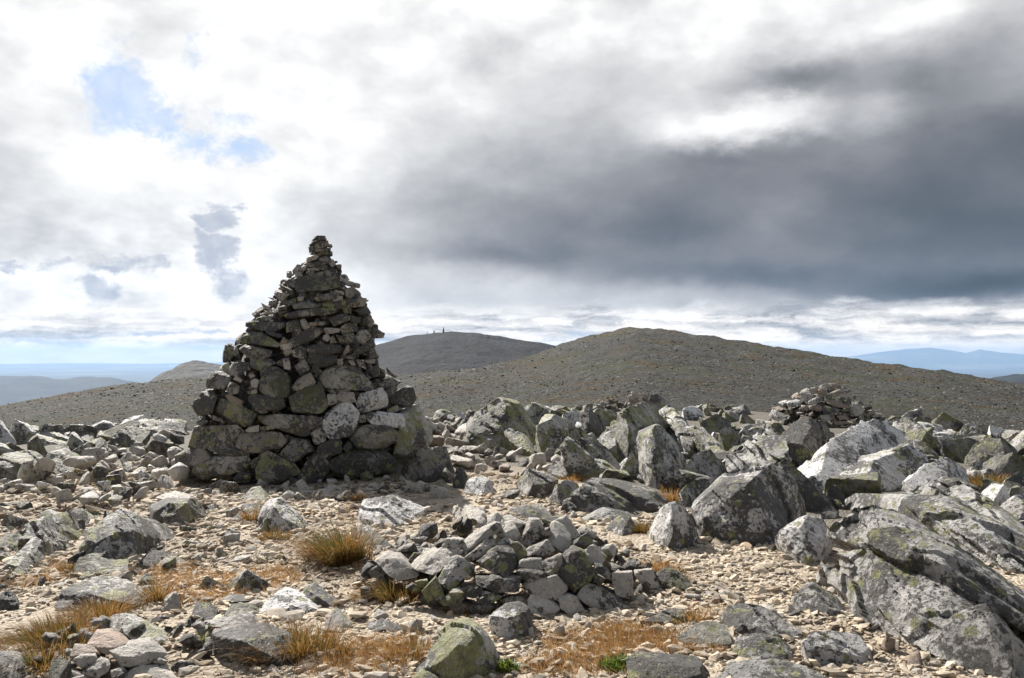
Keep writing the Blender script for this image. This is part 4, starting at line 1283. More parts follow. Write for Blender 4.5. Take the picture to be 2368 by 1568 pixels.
rs = np.random.RandomState(5)
n = 1500
zz = prof[0, 0] + (prof[-1, 0] - prof[0, 0]) * (1 - np.sqrt(rs.uniform(0, 1, n) * 0.995 + 0.005)) * 1.02
zz = np.clip(zz, 0.02, prof[-1, 0] - .06)
ph = rs.uniform(0, 2 * np.pi, n)
ww, xx = np.interp(zz, prof[:, 0], prof[:, 2]), np.interp(zz, prof[:, 0], prof[:, 1])
seen = np.sin(ph) < 0.1                         # the sunward back is coarser stone
sz = np.where(seen, rs.uniform(0.08, 0.2, n), rs.uniform(0.2, 0.42, n)) * np.clip(ww / 0.7, 0.45, 1)
rad = np.where(seen, 0.90, 0.93) - 0.42 * sz / ww
pos = np.stack([xx + np.cos(ph) * ww * rad, CY + np.sin(ph) * ww * CD * rad, zz], 1)
fv, ff, ft = scatter(LOWS, pos, sz * 1.25, rs, 0.5)
# rubble core that closes the joints
cn = 40
core = np.array([[xc + math.cos(a) * w * .70, CY + math.sin(a) * w * CD * .70, z] for z, xc, w in prof for a in np.linspace(0, 2 * np.pi, cn, endpoint=False)])
ci = np.arange(len(prof) * cn).reshape(len(prof), cn)
cq = np.stack([ci[:-1], np.roll(ci[:-1], -1, 1), np.roll(ci[1:], -1, 1), ci[1:]], -1).reshape(-1, 4)
ctri = np.concatenate([cq[:, [0, 1, 2]], cq[:, [0, 2, 3]]])
fill = (np.concatenate([fv, core]), np.concatenate([ff, ctri + len(fv)]), np.concatenate([ft, np.zeros(len(core))]))
loc = (CX, CY, 0.0)
great = empty('cairn', loc)
tag(great, 'tall pointed cairn of dark lichen-covered stones, as high as the picture centre', 'cairn')
pile(great, CAIRN, cairn_depth, 0.5, 98, loc, fill=fill)


# ------------------------------------------------------------------ low piles
def dome(cx, cy, rx, ry, H, y0, y1):
    def f(px, py):
        d = ray(px, py)
        d = d / d[1]
        Y = np.arange(y0, y1, 0.01)
        x, z = d[0] * Y, CAMZ + d[2] * Y
        h = ground(x, Y) + H * np.clip(1 - ((x - cx) / rx) ** 2 - ((Y - cy) / ry) ** 2, 0, None) ** 0.8
        b = z < h
        return float(Y[int(np.argmax(b))]) if b.any() else cy
    return f


def dome_fill(cx, cy, rx, ry, H, n, s0, s1, seed):
    r = np.random.RandomState(seed)
    a, q = r.uniform(0, 2 * np.pi, n), np.sqrt(r.uniform(0, 1, n)) * 0.93
    x, y = cx + np.cos(a) * q * rx, cy + np.sin(a) * q * ry
    z = ground(x, y) + H * np.clip(1 - q ** 2, 0, None) ** 0.8 * r.uniform(0.3, 0.86, n)
    s = r.uniform(s0, s1, n)
    return scatter(LOWS, np.stack([x, y, z - .25 * s], 1), s * 1.3, r, 0.5)


HEAP = parse('''
l 7 675 495 760 455 850 460 980 580 900 650 790 610
l 7 920 530 1010 450 1120 410 1200 430 1270 430 1130 550 1060 615 990 580
g 7 1080 660 1190 480 1240 465 1350 550 1140 735
l 7 1270 380 1310 350 1490 240 1522 245 1532 290 1350 400 1280 455
l 7 1285 475 1460 325 1500 370 1480 430 1310 510
l 7 1430 200 1500 170 1540 200 1520 250 1440 245
l 7 1530 200 1590 190 1700 240 1640 280 1560 250
l 7 1520 320 1550 240 1610 220 1665 310 1640 370 1525 330
l 7 1675 330 1720 215 1790 220 1822 270 1812 330 1700 400
l 7 1860 250 1900 230 1960 270 2002 330 1982 450 1850 370
l 7 1900 220 1970 190 2000 220 2067 330 2000 342
l 7 1700 420 1840 350 1897 430 1790 477 1720 462
l 7 1490 390 1560 335 1620 370 1600 412
k 7 1590 380 1640 370 1712 430 1702 472 1650 492
m 7 1350 510 1500 400 1612 410 1642 520 1602 602 1500 582 1380 542
l 7 1650 500 1690 480 1802 475 1817 550 1770 562 1650 537
m 7 1800 500 1942 450 1942 562 1850 612
m 7 1630 570 1650 555 1832 565 1837 612 1740 662 1660 612
m 7 1905 560 1960 440 2010 405 2092 440 2172 600 2142 642 2050 742 1980 682
l 7 1665 660 1730 640 1902 600 1982 682 1902 762 1740 742
d 7 1340 600 1450 620 1662 600 1642 702 1480 712 1350 672
m 7 1230 690 1290 665 1402 665 1412 712 1350 752 1240 722
m 7 990 710 1090 610 1112 690 1152 742 1040 792
m 7 950 640 1030 620 1042 662 970 682
m 7 1110 770 1180 720 1302 710 1302 742 1150 802
g 7 1360 780 1420 700 1532 740 1440 802
m 7 1510 770 1600 740 1702 740 1702 802 1560 792
k 7 2010 370 2110 310 2152 340 2142 402 2040 432
l 7 2050 280 2100 270 2182 310 2172 352 2060 302
l 7 2090 430 2150 390 2242 470 2202 532 2120 502
l 7 2175 420 2280 385 2307 400 2292 472 2200 442
m 7 2150 510 2210 520 2282 600 2272 632 2170 592
m 7 2150 640 2180 590 2232 620 2202 672
l 8 60 480 180 475 192 630 90 602
l 8 180 470 290 460 342 562 250 562
l 7 2050 740 2100 655 2170 665 2370 770 2342 832 2150 822
l 7 1690 820 1730 720 1850 740 1932 810 1932 862 1780 882
l 7 1920 750 1980 730 2040 750 2092 830 2000 862 1940 832
m 7 1590 150 1720 125 1830 180 1872 200 1720 217
d 7 1800 210 1910 200 1902 242 1810 242
l 7 1120 410 1160 350 1280 345 1262 402 1180 422
m 7 1080 395 1120 350 1162 350 1110 422
d 7 880 680 930 650 992 690 950 712
m 7 1790 280 1860 270 1870 330 1810 330
''')
hx = float(hit(*pix(7, 1560, 560))[0])
hp = (hx, 6.1, 1.12, .95, .5)
heap = empty('stone_pile', (hp[0], hp[1], 0.0))
tag(heap, 'low loose pile of pale angular stones in the middle foreground', 'stone pile')
pile(heap, HEAP, dome(*hp, 4.9, 7.2), 0.3, 98, (hp[0], hp[1], 0.0), fill=dome_fill(*hp, 260, .06, .16, 3))

RIGHT = parse('''
l 5 970 245 1010 225 1062 225 1052 264 975 264
m 5 1050 225 1080 225 1102 252 1060 252
l 5 915 255 960 250 967 282 935 302
l 5 1020 240 1060 240 1082 267 1030 292
m 5 1045 285 1110 262 1142 287 1100 307
m 5 965 265 1022 262 1027 302 965 302
l 5 845 275 890 255 912 267 850 287
l 5 840 290 890 262 932 312 890 352
m 5 1090 240 1122 240 1120 266 1096 262
l 5 1140 275 1197 270 1160 297
m 5 785 310 830 285 832 302 790 327
m 5 810 315 852 310 852 332 815 332
w 5 700 355 740 338 782 340 740 387
w 5 750 350 840 330 852 352 770 392
l 5 900 345 950 320 977 352 920 374
m 5 950 315 1002 305 1007 342 970 347
d 5 1015 310 1057 300 1062 337 1020 332
m 5 1005 345 1060 335 1192 382 1182 397 1050 377
d 5 1095 320 1172 318 1177 352 1110 352
d 5 1140 340 1182 330 1192 372 1150 372
l 5 1195 300 1227 310 1222 337 1200 327
b 5 900 380 930 370 992 380 987 417 905 407
d 5 990 390 1020 370 1112 402 1092 427 1000 432
m 5 850 370 902 375 892 412 855 402
d 5 1110 400 1182 400 1172 417 1120 414
l 5 1170 420 1220 360 1282 402 1252 442 1180 452
l 5 1260 365 1322 365 1312 387 1270 382
l 5 745 400 792 395 802 432 760 437
m 5 650 390 700 378 742 402 690 422
w 5 635 440 660 405 767 442 742 492 660 482
l 5 1235 355 1255 340 1272 362 1240 372
l 5 975 440 1062 435 1067 472 1000 487
m 5 1080 440 1110 420 1172 430 1167 472 1110 467
l 5 1280 440 1340 405 1352 432 1290 472
l 5 1240 440 1277 435 1272 472 1245 472
d 5 820 420 872 420 872 442 825 442
b 5 900 430 930 410 937 442 905 452
m 5 650 470 742 495 702 522 655 517
l 5 1345 420 1397 430 1382 452 1350 452
l 5 1200 480 1262 475 1252 507 1210 507
m 5 1070 480 1162 480 1182 502 1080 507
m 5 850 440 900 450 890 475 840 470
''')
RIGHT = [({'l': 'c', 'm': 'b'}.get(c, c) if i % 3 else ('m' if c == 'l' else c), r, q) for i, (c, r, q) in enumerate(RIGHT)]
rp = (float(at(*pix(5, 1015, 300), 20.2)[0]), 20.2, 1.42, 1.2, 1.0)
rc = empty('cairn', (rp[0], rp[1], 0.0))
tag(rc, 'low dome-shaped cairn of brown and grey stones on the right skyline', 'cairn')
pile(rc, RIGHT, dome(*rp, 17.5, 21.5), 0.4, 98, (rp[0], rp[1], 0.0), fill=dome_fill(rp[0], rp[1], rp[2], rp[3], .86, 300, .10, .24, 4))

STACK = parse('''
l 4 1770 150 1800 137 1840 160 1780 172
l 4 1740 185 1780 165 1842 190 1832 212 1750 207
b 4 1750 210 1800 200 1847 222 1800 247 1755 237
l 4 1745 235 1790 245 1830 260 1800 290 1750 285
''')
kp = (float(at(*pix(4, 1790, 260), 25.4)[0]), 25.4)
st = empty('stone_stack', (kp[0], kp[1], 0.0))
tag(st, 'small balanced stack of four pale stones on the skyline above the middle boulders', 'stone stack')
pile(st, STACK, lambda px, py: kp[1], 0.3, 20, (kp[0], kp[1], 0.0))
LOWHEAP = parse('''
d 4 1545 190 1582 185 1577 212
b 4 1572 217 1610 203 1617 232 1580 234
b 4 1618 222 1660 213 1662 237 1622 240
l 4 1480 262 1520 248 1524 290 1484 290
l 4 1525 250 1560 230 1592 250 1562 280
b 4 1568 260 1640 270 1642 296 1575 296
m 4 1640 240 1680 233 1732 260 1662 292
l 4 1690 262 1745 250 1752 290 1696 292
l 4 1500 238 1530 222 1545 245 1510 255
m 4 1440 282 1490 270 1490 300 1440 300
''')
lp = (float(at(*pix(4, 1600, 270), 25.2)[0]), 25.2)
lh = empty('stone_pile', (lp[0], lp[1], 0.0))
tag(lh, 'small heap of reddish and pale stones on the skyline left of the small stack', 'stone pile')
pile(lh, LOWHEAP, lambda px, py: lp[1] - .1, 0.3, 20, (lp[0], lp[1], 0.0), fill=dome_fill(lp[0], lp[1] + .1, .9, .5, .5, 60, .1, .2, 8))
boulder('b', 'flat brownish rock perched between the small stone stack and the pale skyline peak', 4, [(1880, 300), (1960, 300), (1865, 192, .1), (1930, 172, .2), (1972, 186, .2), (1960, 217, .05)], cat='stone', name='stone')

CORNER = parse('''
s 6 690 1240 760 1140 870 1150 1062 1222 890 1262 830 1332
l 6 860 1290 1040 1235 1190 1230 1312 1312 1230 1372 960 1422
b 6 550 1350 590 1250 740 1260 792 1322 700 1340 600 1350
l 6 565 1370 650 1310 750 1310 772 1372 680 1442
l 6 640 1470 790 1340 882 1370 872 1442 770 1502
l 6 990 1470 1130 1400 1302 1410 1402 1520 1200 1600 990 1590
m 6 440 1540 480 1440 552 1370 562 1400 540 1560
l 6 870 1450 970 1420 1002 1462 900 1550
m 6 540 1440 640 1460 720 1510 640 1580 540 1560
l 6 1190 1385 1260 1345 1330 1370 1300 1405
l 6 560 1510 660 1490 680 1540 580 1560
''')
cx_ = float(hit(*pix(6, 880, 1350))[0])
cpz = (cx_, 4.6, .62, .5, .2)
co = empty('stone_pile', (cpz[0], cpz[1], 0.0))
tag(co, 'heap of white, brown and salmon stones in the bottom left corner', 'stone pile')
pile(co, CORNER, dome(*cpz, 3.9, 5.2), 0.2, 30, (cpz[0], cpz[1], 0.0), fill=dome_fill(*cpz, 60, .05, .11, 6))

# the summit cairn and two posts far away on the dark hill
for nm, px, py, wpx, hpx, lab, cat in (('cairn', 443.5, 332.6, 2.6, 5.8, 'tiny pointed cairn on the top of the dark far hill', 'cairn'),
                                       ('marker', 434, 332.6, 1.6, 2.2, 'tiny squat pale marker next to the pointed cairn on the far hill', 'marker'),
                                       ('marker', 427.5, 333.0, 1.0, 1.5, 'tiniest dark marker, leftmost on the top of the far hill', 'marker')):
    D_ = 820.0
    b = at(px, py + .8, D_)
    s_ = D_ / F
    r0 = wpx * s_ / 2
    tp = 0.12 if cat == 'cairn' else 0.75
    cps = [(math.cos(a) * r0 * f_ * random.uniform(.88, 1.1), math.sin(a) * r0 * f_, z * (hpx + .8) * s_) for z, f_ in ((0, 1), (.4, 1 + (tp - 1) * .42), (1, tp)) for a in np.linspace(0, 6.28, 9)[:-1]]
    V, Fc = hull_rock(cps, .5, .03, nseed(), smooth=0)
    tag(link_mesh(nm, V, Fc, M['m' if cat == 'cairn' else 'l'], loc=b), lab, cat)


# ------------------------------------------------------------------ loose stones, one object each
_cache = {}


def stone_mesh(i, c):
    if (i, c) not in _cache:
        V, Fc = (MIDS + BIGS)[i]
        o = link_mesh('loose_stone', V, Fc, M[c], sharp=40)
        _cache[(i, c)] = o.data
        bpy.data.objects.remove(o)
    return _cache[(i, c)]


def in_poly(x, y, poly):
    c = False
    for i in range(len(poly)):
        (x1_, y1_), (x2_, y2_) = poly[i], poly[i - 1]
        if (y1_ > y) != (y2_ > y) and x < (x2_ - x1_) * (y - y1_) / (y2_ - y1_) + x1_:
            c = not c
    return c


PLACED = []
GROUND_ITEMS = []


def zone(reg, poly, count, s0, s1, cols, label, group, rise=0.0, gap=0.5, name='loose_stone'):
    pp = [pix(reg, *q) for q in poly]
    xs, ys_ = [q[0] for q in pp], [q[1] for q in pp]
    got = tries = 0
    while got < count and tries < 6000:
        tries += 1
        px, py = random.uniform(min(xs), max(xs)), random.uniform(min(ys_), max(ys_))
        if not in_poly(px, py, pp):
            continue
        h = hit(px, py)
        if name == 'boulder' and reg == 9 and (750 < px < 890 or 590 < px < 700):
            continue
        if (h[0] - CX) ** 2 / 1.5 ** 2 + (h[1] - CY) ** 2 / 1.25 ** 2 < 1:
            continue
        s = s0 + (s1 - s0) * random.random() ** 1.6
        spx = s * F / h[1]
        if any((px - a) ** 2 + ((py - b) * 1.5) ** 2 < (gap * (spx + c)) ** 2 for a, b, c in PLACED):
            continue
        PLACED.append((px, py, spx))
        c = random.choice(cols)
        o = bpy.data.objects.new(name, stone_mesh(random.randrange(len(MIDS)) if name != 'boulder' else len(MIDS) + random.randrange(len(BIGS)), c))
        o.scale = (s * random.uniform(1.1, 1.55), s * random.uniform(.95, 1.3), s * random.uniform(1.0, 1.7))
        o.rotation_euler = (random.gauss(0, .42), random.gauss(0, .42), random.uniform(0, 6.28))
        if name == 'boulder':
            o.rotation_euler = (random.gauss(0, .3), .45 + random.gauss(0, .3), random.gauss(0, .6))
        up = 0.12 * s + rise * random.random() * s
        o.location = (h[0], h[1], h[2] + up)
        COL.objects.link(o)
        tag(o, label, 'boulder' if name == 'boulder' else 'stone', group)
        got += 1
    return got


zone(1, [(820, 690), (1130, 600), (1480, 480), (1570, 640), (1500, 800), (1620, 980), (1250, 1080), (1000, 1150), (700, 1130), (420, 1050), (0, 1040), (0, 930), (280, 920), (560, 850)], 104, .14, .36,
     'lllllmlw', 'pale angular stone in the loose rubble spilling from the left foot of the great cairn', 'stones of the rubble left of the great cairn', .5, .36)
zone(3, [(0, 840), (150, 890), (950, 970), (1340, 920), (1880, 880), (2363, 900), (2363, 1100), (1900, 1010), (1440, 1090), (1000, 1090), (830, 1010), (560, 1040), (100, 1080)], 62, .08, .24,
     'mmllgbm', 'grey-brown stone lying in the shade along the front foot of the great cairn', 'stones along the front foot of the great cairn', .2, .42)
zone(4, [(0, 360), (260, 370), (430, 480), (600, 570), (760, 600), (1040, 740), (1240, 860), (1040, 900), (760, 900), (560, 850), (400, 850), (250, 760), (180, 620), (0, 620)], 62, .15, .38,
     'llllmlb', 'beige blocky stone in the rubble between the great cairn and the large pale boulder', 'stones of the rubble right of the great cairn', .5, .36)
zone(7, [(700, 330), (1000, 150), (1500, 60), (1900, 60), (2060, 200), (1400, 200), (1150, 340), (800, 420)], 20, .07, .17, 'lllm', 'pale stone lying on the gravel behind the central stone pile', 'stones on the gravel behind the central stone pile', 0, .7)
zone(6, [(0, 700), (560, 700), (1000, 700), (1300, 460), (1900, 420), (2300, 480), (2300, 620), (1500, 600), (1400, 950), (1250, 1000), (900, 680), (400, 820), (0, 820)], 24, .06, .15, 'lgmk',
     'small stone half sunk in the gravel of the left foreground', 'stones in the left foreground gravel', 0, .8)
zone(8, [(100, 640), (600, 600), (900, 640), (1100, 720), (1700, 900), (1900, 1040), (1300, 900), (700, 640), (300, 660)], 16, .05, .12, 'llmb', 'small stone on the gravel of the right foreground', 'stones in the right foreground gravel', 0, .8)
zone(7, [(560, 760), (1000, 850), (1400, 1000), (1800, 1100), (2300, 920), (2360, 860), (1950, 900), (1500, 1080), (1000, 960), (480, 900)], 14, .05, .13, 'lllm', 'small pale stone on the gravel around the bell-shaped boulder', 'stones around the bell-shaped boulder', 0, .8)
# far rim of the plateau
zone(9, [(0, 985), (160, 985), (420, 965), (430, 1000), (300, 1060), (0, 1060)], 60, .28, .6, 'gggwk', 'lichen-grey rock on the far rim of the plateau left of the great cairn', 'rocks of the left rim', 0, .33, name='boulder')
zone(9, [(990, 955), (1300, 925), (1700, 940), (1800, 965), (2050, 965), (2366, 1010), (2366, 1120), (2200, 1060), (1700, 1000), (1400, 1000), (1030, 985)], 80, .3, .7, 'gggwky', 'lichen-grey rock on the far rim of the plateau right of the great cairn', 'rocks of the right rim', 0, .33, name='boulder')

zone(4, [(1000, 480), (1500, 420), (2363, 500), (2363, 1050), (1900, 960), (1300, 860), (1000, 700)], 50, .25, .65, 'ggwky', 'angular grey rock wedged between the big boulders of the middle field', 'rocks wedged between the middle boulders', 0, .36, name='boulder')
zone(5, [(100, 520), (700, 560), (1500, 640), (2354, 760), (2354, 1250), (1700, 880), (1100, 1000), (700, 760), (300, 860), (0, 900)], 60, .22, .6, 'ggwkd', 'angular rock wedged between the slabs of the right-hand field', 'rocks wedged between the right-hand slabs', 0, .36, name='boulder')
zone(6, [(0, 0), (500, 0), (1200, 250), (1900, 130), (2300, 330), (2300, 700), (1300, 1000), (900, 700), (500, 700), (0, 950), (0, 300)], 34, .12, .32, 'gkdg', 'lichen-dark rock half sunk in the gravel of the left foreground', 'half sunk rocks in the left foreground', -.25, .75, name='boulder')

# the weathered lath on the gravel
a0, a1 = hit(*pix(7, 845, 222)), hit(*pix(7, 1045, 178))
dv = a1 - a0
L_ = float(np.linalg.norm(dv))
bmw = bmesh.new()
bmesh.ops.create_cube(bmw, size=1.0)
for v in bmw.verts:
    v.co = Vector((v.co.x * L_, v.co.y * .045, v.co.z * .028)) + Vector((0, 0, .01 * math.sin(v.co.x * 3)))
bmesh.ops.bevel(bmw, geom=list(bmw.edges), offset=.004, segments=1, affect='EDGES')
me = bpy.data.meshes.new('wooden_lath')
bmw.to_mesh(me)
bmw.free()
me.materials.append(M['wood'])
wo_ = bpy.data.objects.new('wooden_lath', me)
mid = (a0 + a1) / 2
wo_.location = (mid[0], mid[1], mid[2] + .05)
wo_.rotation_euler = (0, -math.asin(dv[2] / L_) - .03, math.atan2(dv[1], dv[0]))
COL.objects.link(wo_)
tag(wo_, 'bleached wooden lath lying on the gravel by the broad flat pale rock', 'lath')

# ------------------------------------------------------------------ gravel of the path and clearing
rs = np.random.RandomState(21)
n = 95000
yy = 3.7 + (13.6 - 3.7) * rs.uniform(0, 1, n) ** 1.25
xx = rs.uniform(-0.68, 0.68, n) * yy
cl = fbm(np.stack([xx * .9, yy * .9, np.full(n, 4.4)], 1), 3)
keep = (rs.uniform(-.5, .5, n) < cl + 0.12) & (yy < np.interp(xx / yy, [-.7, -.12, .0, .1, .3, .6], [12.5, 12.5, 11.5, 9.6, 8.4, 6.5]))
keep &= np.hypot(xx - CX, yy - CY) > 2.0
xx, yy = xx[keep], yy[keep]
sz = np.clip(np.exp(rs.normal(math.log(.0195), .62, len(xx))), .008, .075) * np.clip(yy / 6.5, .85, 1.6)
pos = np.stack([xx, yy, ground(xx, yy) + sz * .10], 1)
gv, gfc, gt = scatter(PEBS, pos, sz * 1.5, rs, .24, .9)
# flat broken pieces among the pebbles
n = 2600
y2 = 3.8 + 8.4 * rs.uniform(0, 1, n) ** 1.1
x2 = rs.uniform(-.68, .5, n) * y2
k2 = (y2 < np.interp(x2 / y2, [-.7, -.12, .0, .1, .3, .6], [12.5, 12.5, 11.5, 9.6, 8.4, 6.5])) & (fbm(np.stack([x2 * .7, y2 * .7, np.full(n, 8.8)], 1), 2) > -.15)
k2 &= np.hypot(x2 - CX, y2 - CY) > 2.3
x2, y2 = x2[k2], y2[k2]
s2 = np.clip(np.exp(rs.normal(math.log(.06), .4, len(x2))), .035, .15)
av, af, at2 = scatter(LOWS, np.stack([x2, y2, ground(x2, y2) + .06 * s2], 1), s2 * 1.3, rs, .22, .6)
gv, gfc, gt = np.concatenate([gv, av]), np.concatenate([gfc, af + len(gv)]), np.concatenate([gt, at2])
tag(link_mesh('gravel', gv, gfc, M['pebble'], smooth=False, tint=gt), kind='stuff')

# ------------------------------------------------------------------ scree on the hills
rows, cols_, _ = hillV.shape
n = 110000
ri = np.clip((rs.uniform(0, 1, n) ** 0.9) * (rows * .76), 0, rows - 2)
ci = rs.uniform(0.02, .98, n)
uu = (hillV[80, :, 0] / hillV[80, :, 1])
u_ = rs.uniform(-.72, .72, n)
cidx = np.interp(u_, uu, np.arange(cols_))
r0, c0 = ri.astype(int), np.clip(cidx.astype(int), 0, cols_ - 2)
fr, fc = (ri - r0)[:, None], (cidx - c0)[:, None]
pos = hillV[r0, c0] * (1 - fr) * (1 - fc) + hillV[r0 + 1, c0] * fr * (1 - fc) + hillV[r0, c0 + 1] * (1 - fr) * fc + hillV[r0 + 1, c0 + 1] * fr * fc
cl = fbm(pos * 0.03 + 5, 4)
keep = rs.uniform(-.6, .6, n) < cl + 0.25
pos = pos[keep]
sz = np.clip(np.exp(rs.normal(math.log(.15), .55, len(pos))), .06, .45) * np.clip(pos[:, 1] / 150, .25, 1.7)
sv, sf, stt = scatter(PEBS[:12], pos, sz * 1.5, rs, .3, .6)
tag(link_mesh('scree', sv, sf, M['scree'], smooth=False, tint=stt), kind='stuff')


# ------------------------------------------------------------------ grass
def blades(roots, hmean, hvar, width, lean, rs, tint, spread=.5, segs=4, fan=None):
    """curved tapering blades as one mesh; lean = wind (x, y)"""
    n = len(roots)
    h = np.clip(hmean * np.exp(rs.normal(0, hvar, n)), hmean * .3, hmean * 2.2)
    a = rs.uniform(0, 2 * np.pi, n)
    dirx = np.cos(a) * spread * rs.uniform(.2, 1, n) + lean[0]
    diry = np.sin(a) * spread * rs.uniform(.2, 1, n) + lean[1]
    if fan is not None:
        dirx, diry = dirx * .55 + fan[0], diry * .55 + fan[1]
    b = rs.uniform(0, np.pi, n)
    wx, wy = np.cos(b), np.sin(b)
    Vs = []
    for s in range(segs + 1):
        t = s / segs
        out = h * t ** 1.6 * 1.15
        z = h * (t - 0.55 * t ** 2.5 * np.hypot(dirx, diry))
        w = width * (1 - t ** 1.5) * .5 + width * .04
        cxp, cyp = roots[:, 0] + dirx * out, roots[:, 1] + diry * out
        Vs.append(np.stack([cxp - wx * w, cyp - wy * w, roots[:, 2] + z], 1))
        Vs.append(np.stack([cxp + wx * w, cyp + wy * w, roots[:, 2] + z], 1))
    V = np.stack(Vs, 1)                     # n, 2(segs+1), 3
    nv = 2 * (segs + 1)
    q = np.array([(2 * s, 2 * s + 1, 2 * s + 3, 2 * s + 2) for s in range(segs)])
    Fc = (q[None] + (np.arange(n) * nv)[:, None, None]).reshape(-1, 4)
    tv = np.clip(tint[:, None] + np.linspace(-.12, .14, segs + 1).repeat(2)[None], 0, 1)
    return V.reshape(-1, 3), Fc, tv.ravel()


TUFTS = [
    # region, base x, base y, radius m, height m, blades, tint (0 green .. 1 straw), green heart, lean, label
    (7, 420, 500, .25, .46, 3000, .50, .85, (-.55, -.25), 'largest grass tuft, orange with a green heart, left of a dark lichen-spotted rock'),
    (3, 670, 1250, .13, .26, 500, .62, .2, (-.3, -.1), 'tall thin orange grass tuft on the left side of the black and white wedge'),
    (3, 850, 1400, .17, .16, 600, .5, .5, (-.2, -.5), 'short shaded tuft at the front foot of the black and white wedge'),
    (6, 380, 1220, .34, .22, 2600, .45, .4, (-.6, -.2), 'sprawling orange-green grass tuft, largest at the lower left'),
    (6, 250, 1440, .20, .24, 1100, .42, .5, (-.6, -.45), 'pale arching grass tuft beside the boulder in the bottom left corner'),
    (6, 810, 1010, .24, .20, 1300, .55, .2, (-.2, .1), 'orange grass tuft along the front of the long low mottled boulder'),
    (6, 1215, 890, .14, .24, 700, .5, .3, (-.45, .1), 'olive grass tuft at the right end of the long low mottled boulder'),
    (6, 540, 650, .08, .12, 300, .4, .5, (-.3, 0), 'little green tuft left of the mossy humped rock'),
    (7, 130, 1130, .30, .27, 2600, .5, .45, (-.5, .05), 'rust-red grass tuft growing against the big dark boulder at the bottom'),
    (7, 960, 1130, .18, .20, 420, .6, .6, (-.1, .1), 'thin upright grass tuft left of the bell-shaped boulder'),
    (7, 780, 760, .22, .24, 1500, .5, .5, (-.5, -.1), 'shaded olive grass tuft under the left end of the central stone pile'),
    (7, 1240, 850, .10, .10, 300, .45, .3, (-.1, -.2), 'small tuft in the shade at the front of the central stone pile'),
    (8, 225, 250, .12, .17, 700, .5, .7, (-.1, 0), 'yellow-green tuft between the black-spotted block and the upright black and white rock'),
    (8, 290, 460, .24, .13, 1100, .7, .2, (-.3, -.1), 'straw-coloured grass tuft on the gravel right of the central stone pile'),
    (8, 410, 520, .10, .18, 600, .4, .5, (.2, -.1), 'dark tuft on the mossy rock right of the central stone pile'),
    (8, 500, 740, .12, .14, 400, .62, .2, (-.4, .0), 'thin orange tuft beside the low lichen-covered rock at right'),
    (3, 1570, 1085, .12, .22, 350, .72, .0, (.1, 0), 'small rust-coloured tuft behind the broad flat pale rock'),
    (5, 2120, 905, .75, .22, 2600, .5, .6, (-.1, -.1), 'bright orange and green grass patch between slabs near the right edge'),
    (4, 2110, 1080, .20, .22, 500, .68, .1, (-.3, 0), 'rusty tuft at the right end of the long low dark ridge'),
    (4, 1290, 900, .22, .16, 350, .7, .1, (-.1, -.1), 'short orange grass at the foot of the overhanging boulder'),
    (5, 1790, 585, .55, .25, 700, .65, .1, (-.1, 0), 'orange grass patch below the white flat-topped skyline rock'),
    (4, 2090, 1000, .12, .15, 250, .6, .3, (.1, 0), 'tiny tuft above the right end of the long dark ridge'),
]
for i, (r, bx, by, rad, hh, nb_, tn, heart, lean, lab) in enumerate(TUFTS):
    rs = np.random.RandomState(300 + i)
    b = hit(*pix(r, bx, by))
    q = rad * np.sqrt(rs.uniform(0, 1, nb_))
    a = rs.uniform(0, 6.283, nb_)
    lump = 1 + .35 * np.sin(a * 3 + i) + .2 * np.sin(a * 7 + 2 * i)
    x, y = b[0] + .72 * lump * q * np.cos(a), b[1] + .55 * lump * q * np.sin(a)
    roots = np.stack([x, y, ground(x, y) - .01], 1)
    fan = (.75 * q / rad * np.cos(a), .75 * q / rad * np.sin(a))
    tint = np.clip(tn + .07 + rs.normal(0, .22, nb_) - heart * .6 * (1 - q / rad), 0, 1)
    wd = max(.0032, .55 * b[1] / F)
    V, Fc, tv = blades(roots, hh * .39, .52, wd, lean, rs, tint, .6, fan=fan)
    o = link_mesh('grass_tuft', V - b, Fc, M['grass'], loc=b, tint=tv)
    tag(o, lab, 'grass tuft', 'grass tufts among the stones')

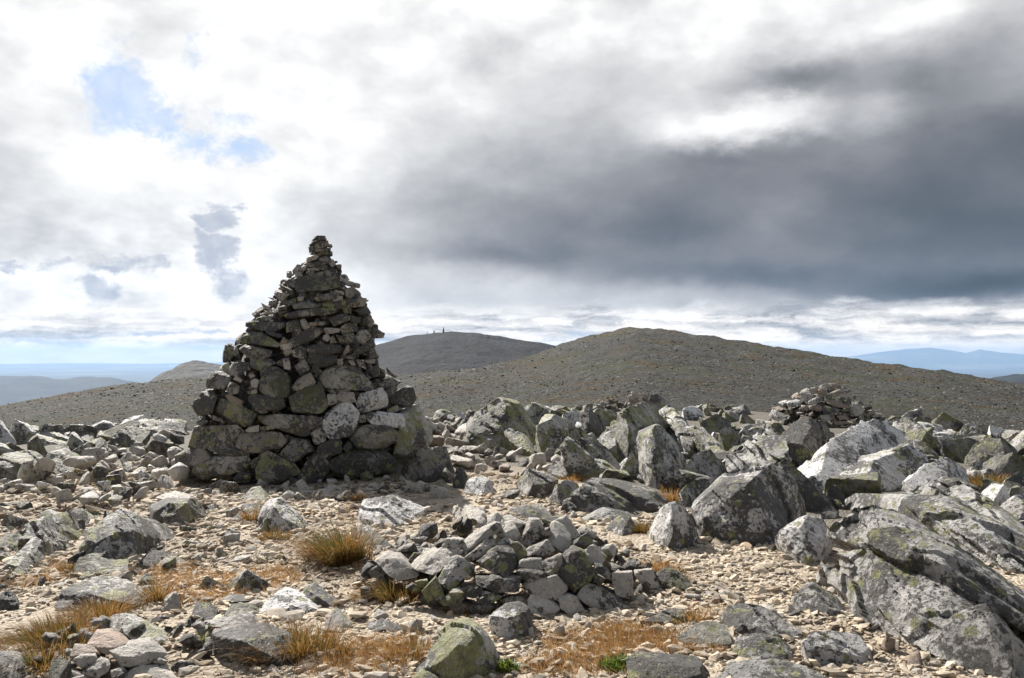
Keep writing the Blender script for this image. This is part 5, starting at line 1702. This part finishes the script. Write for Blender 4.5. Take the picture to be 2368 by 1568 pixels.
rs = np.random.RandomState(77)
roots, hts = [], []
for r, poly, cnt in ((6, [(1120, 640), (1500, 600), (1750, 700), (2100, 640), (2368, 640), (2368, 760), (2000, 830), (1700, 900), (1420, 930), (1300, 880)], 7600),
                     (7, [(0, 560), (160, 560), (130, 620), (0, 700)], 500), (7, [(430, 1100), (800, 1000), (1000, 1050), (950, 1200), (600, 1260), (200, 1240)], 4200),
                     (7, [(1850, 1000), (2368, 960), (2368, 1260), (1700, 1260), (1600, 1220), (1850, 1150)], 5600), (8, [(0, 780), (260, 760), (420, 830), (700, 900), (500, 930), (180, 920), (40, 1000), (0, 1000)], 6400),
                     (8, [(560, 690), (700, 690), (640, 750), (520, 760)], 400), (6, [(380, 580), (560, 570), (560, 680), (400, 680)], 500), (6, [(0, 740), (420, 690), (600, 700), (200, 800)], 600),
                     (7, [(500, 500), (700, 480), (760, 520), (560, 560)], 400), (7, [(440, 130), (560, 110), (500, 260), (420, 260)], 500)):
    pp = [pix(r, *q) for q in poly]
    xs, ys_ = [q[0] for q in pp], [q[1] for q in pp]
    while cnt > 0:
        px, py = rs.uniform(min(xs), max(xs)), rs.uniform(min(ys_), max(ys_))
        if in_poly(px, py, pp):
            h = hit(px, py)
            m_ = 9 if rs.uniform() < .55 else 3
            for _ in range(m_):
                xq, yq = h[0] + rs.normal(0, .05), h[1] + rs.normal(0, .05)
                roots.append((xq, yq, h[2] - .008))
            cnt -= m_
roots = np.array(roots)
V, Fc, tv = blades(roots, .042, .5, .003, (-.35, -.05), rs, np.clip(rs.normal(.78, .17, len(roots)), 0, 1), .7, 3)
tag(link_mesh('dry_grass', V, Fc, M['grass'], tint=tv), kind='stuff')

# ------------------------------------------------------------------ low green plants
for i, (r, bx, by, rad, nb_, lab) in enumerate(((8, 120, 1010, .11, 1500, 'bright green cushion plant at the bottom edge beside the flat-topped dark block'),
                                                (8, 370, 1050, .13, 1100, 'green and red leaved dwarf shrub in front of the flat-topped dark block'),
                                                (7, 1570, 1240, .06, 400, 'tiny green plant on the gravel right of the bell-shaped boulder'),
                                                (6, 1600, 1268, .05, 220, 'tiny moss-green plant on the gravel left of the big dark boulder'))):
    rs = np.random.RandomState(500 + i)
    b = hit(*pix(r, bx, by))
    q, a = rad * np.sqrt(rs.uniform(0, 1, nb_)), rs.uniform(0, 6.283, nb_)
    x, y = b[0] + q * np.cos(a), b[1] + .7 * q * np.sin(a)
    roots = np.stack([x, y, ground(x, y) + rs.uniform(0, .05, nb_) * (1 - q / rad)], 1)
    V, Fc, tv = blades(roots, .035, .3, .008, (0, 0), rs, np.clip(rs.normal(.4, .25, nb_), 0, 1), 1.1, 2)
    tag(link_mesh('dwarf_plant', V - b, Fc, M['leaf'], loc=b, tint=tv), lab, 'plant', 'low green plants')
